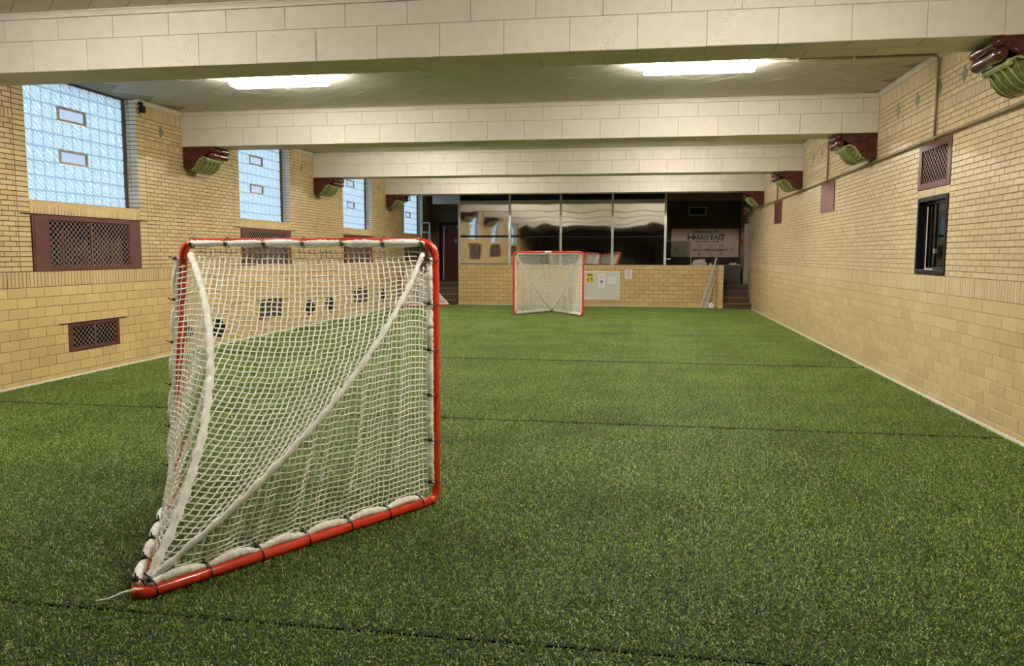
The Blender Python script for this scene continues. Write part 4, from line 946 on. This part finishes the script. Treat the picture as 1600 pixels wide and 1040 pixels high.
# ---- strips leaning on the low wall, bundle on the turf
for (x0, y0, x1, z1, lb, m) in ((1.80, 24.30, 2.235, 1.50, 'long pale metal strip leaning on the low wall, tallest of three', M_alu), (1.87, 24.26, 2.20, 1.15, 'grey metal strip leaning on the low wall, middle of three', M_steel), (1.94, 24.22, 2.20, 0.88, 'short buff strip leaning on the low wall, shortest of three', M_ledge)):
    y1 = YF - 0.02 if z1 < 1.25 else YF - 0.03
    q = MB(); q.bar((x0, y0, 0.0), (x1, y1, z1), 0.045, 0.022, up=(0, 1, 0)); r = empty('leaning_strip', (x0, y0, 0)); o = q.build('strip', m, r, bevel=0.003); o.location = -Vector((x0, y0, 0))
    q = MB(); q.bar(Vector((x0, y0, 0)), Vector((x0, y0, 0)) * 0.985 + Vector((x1, y1, z1)) * 0.015, 0.05, 0.028, up=(0, 1, 0)); o = q.build('end_cap', M_steel, r); o.location = -Vector((x0, y0, 0)); tag(r, lb, 'strip', 'strips leaning on the low wall')
def lump(name, loc, sx_, sy_, sz_, m, label, cat, seed):
    g = np.random.default_rng(seed); bm = bmesh.new(); bmesh.ops.create_icosphere(bm, subdivisions=3, radius=1)
    ph = g.uniform(0, 6, 6)
    for v in bm.verts:
        c = v.co; k = 1 + 0.18 * math.sin(4 * c.x + ph[0]) * math.sin(5 * c.y + ph[1]) + 0.14 * math.sin(7 * c.z + 3 * c.x + ph[2]) + 0.07 * math.sin(13 * c.x + ph[3]) * math.sin(11 * c.y + ph[4])
        v.co = Vector((c.x * k * sx_, c.y * k * sy_, max(c.z * k, -0.55) * sz_ + 0.55 * sz_))
    me = bpy.data.meshes.new(name); bm.to_mesh(me); bm.free()
    for p in me.polygons: p.use_smooth = True
    o = link(name, me, m); o.location = loc; return tag(o, label, cat)
lump('cloth_bundle', (2.10, 24.22, 0.0), 0.10, 0.09, 0.11, M_paper, 'crumpled white bundle on the turf in the wall corner', 'bundle', 2)
lump('folded_bag', (1.76, YF + 0.10, 1.272), 0.20, 0.08, 0.12, M_bag, 'pinkish grey crumpled bag on the ledge of the low wall', 'bag', 4)
lump('yellow_tape', (2.07, YF + 0.05, 1.272), 0.045, 0.045, 0.04, M_ledge, 'small buff lump on the wall ledge beside the bag', 'roll', 6)
# ---- lobby: sign, vent, sliding glass, cabinet
sg_ = empty('wall_sign', (2.075, YEND - 0.005, 1.51))
q = MB(); q.box(-1.09, 1.09, -0.03, 0, 0, 0.93); q.build('board', M_sign, sg_, bevel=0.006)
def text(s, x, z, size, parent, m, sx_=1.0, shear=0.0, name='lettering', bold=0.0):
    cu = bpy.data.curves.new('t', 'FONT'); cu.body = s; cu.size = size; cu.align_x = 'CENTER'; cu.extrude = 0.002; cu.shear = shear; cu.offset = bold
    o = bpy.data.objects.new('t', cu); C.objects.link(o); dg = bpy.context.evaluated_depsgraph_get(); me = bpy.data.meshes.new_from_object(o.evaluated_get(dg)); bpy.data.objects.remove(o)
    me.materials.clear(); t = link(name, me, m, parent); t.location = (x, -0.033, z); t.rotation_euler = (PI / 2, 0, 0); t.scale = (sx_, 1, 1); return t
text('Welcome To', 0.02, 0.80, 0.105, sg_, M_ink, 1.45, 0.35, bold=0.002)
text('H', -0.46, 0.545, 0.30, sg_, M_ink, 1.1, bold=0.004); text('ARRO', -0.13, 0.575, 0.19, sg_, M_ink, 1.0, bold=0.004)
text('E', 0.225, 0.575, 0.20, sg_, M_ink, 1.0, bold=0.004); text('AS', 0.40, 0.575, 0.19, sg_, M_ink, 0.95, bold=0.004); text('T', 0.565, 0.535, 0.30, sg_, M_ink, 1.0, bold=0.004)
text('ATHLETIC CLUB', 0.08, 0.485, 0.08, sg_, M_ink, 1.3, bold=0.002); text('HEALTH MANAGEMENT', 0.18, 0.20, 0.105, sg_, M_ink, 1.0, bold=0.003)
def frame_icon(cx_, cz, w_, h_, ch):
    q = MB(); t = 0.008
    q.box(cx_ - w_, cx_ + w_, -0.034, -0.030, cz - h_, cz - h_ + t).box(cx_ - w_, cx_ + w_, -0.034, -0.030, cz + h_ - t, cz + h_).box(cx_ - w_, cx_ - w_ + t, -0.034, -0.030, cz - h_, cz + h_).box(cx_ + w_ - t, cx_ + w_, -0.034, -0.030, cz - h_, cz + h_)
    if ch == '|': q.box(cx_ - 0.008, cx_ + 0.008, -0.034, -0.030, cz - 0.03, cz + 0.03)
    if ch == '-': q.box(cx_ - 0.03, cx_ + 0.03, -0.034, -0.030, cz - 0.006, cz + 0.006)
    if ch == 'o': q.tube([(cx_ + 0.02 * math.cos(a), -0.032, cz + 0.026 * math.sin(a)) for a in an], 0.009, 5, cap=False)
    if ch == '*': q.sphere((cx_, -0.031, cz), 0.022, 6, 4, (1, 0.2, 1))
    q.build('icon', M_ink, sg_)
for cx_, ch in ((-0.165, '|'), (0.185, '-'), (0.53, '-')): frame_icon(cx_, 0.365, 0.055, 0.045, ch)
for cx_, ch in ((-0.165, 'o'), (0.185, '|'), (0.53, '*')): frame_icon(cx_, 0.115, 0.055, 0.05, ch)
for cx_, ch in ((-0.92, '|'), (0.86, '|')): frame_icon(cx_, 0.24, 0.055, 0.05, ch)
tag(sg_, 'tan welcome sign with black lettering on the dark lobby wall', 'sign')
r = empty('return_vent', (1.82, YEND - 0.005, 2.88)); q = MB(); t = 0.03
q.box(-0.28, 0.28, -0.03, 0, 0, t).box(-0.28, 0.28, -0.03, 0, 0.28 - t, 0.28).box(-0.28, -0.28 + t, -0.03, 0, t, 0.28 - t).box(0.28 - t, 0.28, -0.03, 0, t, 0.28 - t); q.build('frame', M_frame, r)
q = MB(); q.box(-0.25, 0.25, -0.008, 0, 0.03, 0.25)
for k in range(5): q.box(-0.25, 0.25, -0.022, -0.008, 0.045 + 0.042 * k, 0.06 + 0.042 * k)
q.build('louvre', M_dark, r); tag(r, 'dark louvred air vent high on the lobby wall above the sign', 'vent')
r = empty('sliding_glass', (1.11, YF + 0.09, 1.272)); q = MB(); q.box(-0.38, 0.38, -0.003, 0.003, 0, 0.72); q.build('pane', M_greenish, r)
q = MB(); q.box(0.372, 0.385, -0.008, 0.008, 0, 0.73).box(-0.38, 0.38, -0.006, 0.006, 0.715, 0.728); q.build('edge_trim', M_steel, r)
q = MB(); q.box(-0.35, -0.22, -0.03, -0.005, 0.17, 0.20); q.build('catch', M_alu, r); tag(r, 'greenish sliding glass pane standing on the ledge beside the glazed screen', 'pane')
r = empty('lobby_cabinet', (2.72, 25.75, ZFL)); q = MB(); q.box(-0.42, 0.36, -0.2, 0.2, 0, 0.56); q.build('body', M_stair, r, bevel=0.005); q = MB(); q.box(-0.44, 0.38, -0.22, 0.22, 0.56, 0.59); q.build('top', M_nose, r, bevel=0.004)
for k in (0, 1): q = MB(); q.box(-0.40 + 0.38 * k, -0.04 + 0.38 * k, -0.215, -0.2, 0.03, 0.53); q.build('door', M_stair, r, bevel=0.003)
tag(r, 'dark brown cabinet at the top of the right-hand steps', 'cabinet')
r = empty('paper_stack', (2.92, 25.70, ZFL + 0.59)); q = MB(); q.box(-0.15, 0.13, -0.1, 0.1, 0, 0.015); q.build('sheets', M_paper, r); q = MB(); q.add([(-0.2, -0.1, 0.012), (0.02, -0.11, 0.02), (0.05, 0.09, 0.06), (-0.16, 0.1, 0.05)], [(0, 1, 2, 3)]); o = q.build('loose_sheet', M_paper, r); o.modifiers.new('t', 'SOLIDIFY').thickness = 0.003
tag(r, 'loose white papers on top of the dark lobby cabinet', 'paper')
r = empty('exit_sign', (XR - 0.0, 25.65, 2.90)); q = MB(); q.box(-0.05, 0.0, -0.13, 0.13, -0.08, 0.08); q.build('housing', M_white, r, bevel=0.004); q = MB(); q.box(-0.057, -0.05, -0.12, 0.12, -0.07, 0.07).box(-0.048, -0.01, -0.135, -0.13, -0.07, 0.07); q.build('face', M_exit, r)
tag(r, 'small red exit sign flat on the right wall above the lobby door', 'exit sign')
r = empty('emergency_light', (XR, 25.0, 2.90)); q = MB(); q.box(-0.09, 0, -0.16, 0.16, -0.05, 0.06); q.build('housing', M_white, r, bevel=0.008)
for k in (-1, 1): q = MB(); q.sphere((-0.09, k * 0.10, 0.09), 0.05, 8, 6); q.build('lamp_head', M_white, r, smooth=True)
tag(r, 'twin-headed emergency light on the right wall beside the exit sign', 'light')
r = empty('fire_alarm', (XR - 0.0, 26.45, 2.0)); q = MB(); q.box(-0.06, 0, -0.06, 0.06, -0.08, 0.08); q.build('box', M_exit if False else M_red, r, bevel=0.006); q = MB(); q.box(-0.07, -0.06, -0.03, 0.03, -0.03, 0.0); q.build('pull_bar', M_paper, r); tag(r, 'small red fire alarm pull box beyond the lobby door', 'alarm')
# ---- recess on the left: ladder, pole, handrail
r = empty('step_ladder', (-7.03, 25.5, ZFL)); r.scale = (0.78, 1, 1); z1 = 1.92
for x in (-0.17, 0.17):
    q = MB(); q.bar((x * 1.25, -0.28, 0), (x, 0.0, z1), 0.05, 0.025, up=(0, 1, 0)); q.build('front_rail', M_alu, r); q = MB(); q.bar((x * 1.25, 0.30, 0), (x, 0.06, z1 - 0.1), 0.04, 0.02, up=(0, 1, 0)); q.build('rear_rail', M_alu, r)
for k in range(5):
    f_ = 0.16 + 0.17 * k; q = MB(); q.box(-0.2 + 0.03 * f_, 0.2 - 0.03 * f_, -0.30 + 0.28 * f_, -0.2 + 0.28 * f_, z1 * f_ - 0.015, z1 * f_ + 0.015); q.build('rung', M_alu, r)
q = MB(); q.box(-0.19, 0.19, -0.05, 0.1, z1 - 0.02, z1 + 0.02); q.build('top_cap', M_steel, r, bevel=0.004); tag(r, 'aluminium step ladder in the dark recess under the farthest window', 'ladder')
r = empty('white_pole', (-6.74, 26.75, ZFL)); q = MB(); q.tube([(0, 0, 0), (0, 0, 0.9), (0, 0.1, 1.72)], 0.022, 8); q.build('shaft', M_white2, r, smooth=True); q = MB(); q.tube([(0, 0.1, 1.70), (0, 0.112, 1.84)], 0.036, 8); q.build('grip', M_paper, r, smooth=True); tag(r, 'thin white pole standing against the dark door frame in the recess', 'pole')
r = empty('handrail', (-6.55, 24.1, 0)); q = MB(); q.tube([(0, 0, 0), (0, 0, 0.85), (0, 0.05, 0.93), (0, 1.0, 1.55), (0, 1.15, 1.60)], 0.018, 8); q.build('rail', M_black, r, smooth=True); q = MB(); q.tube([(0, 1.1, 0.70), (0, 1.1, 1.58)], 0.016, 8); q.build('upright', M_black, r, smooth=True); tag(r, 'thin black handrail beside the dark left-hand steps', 'handrail')
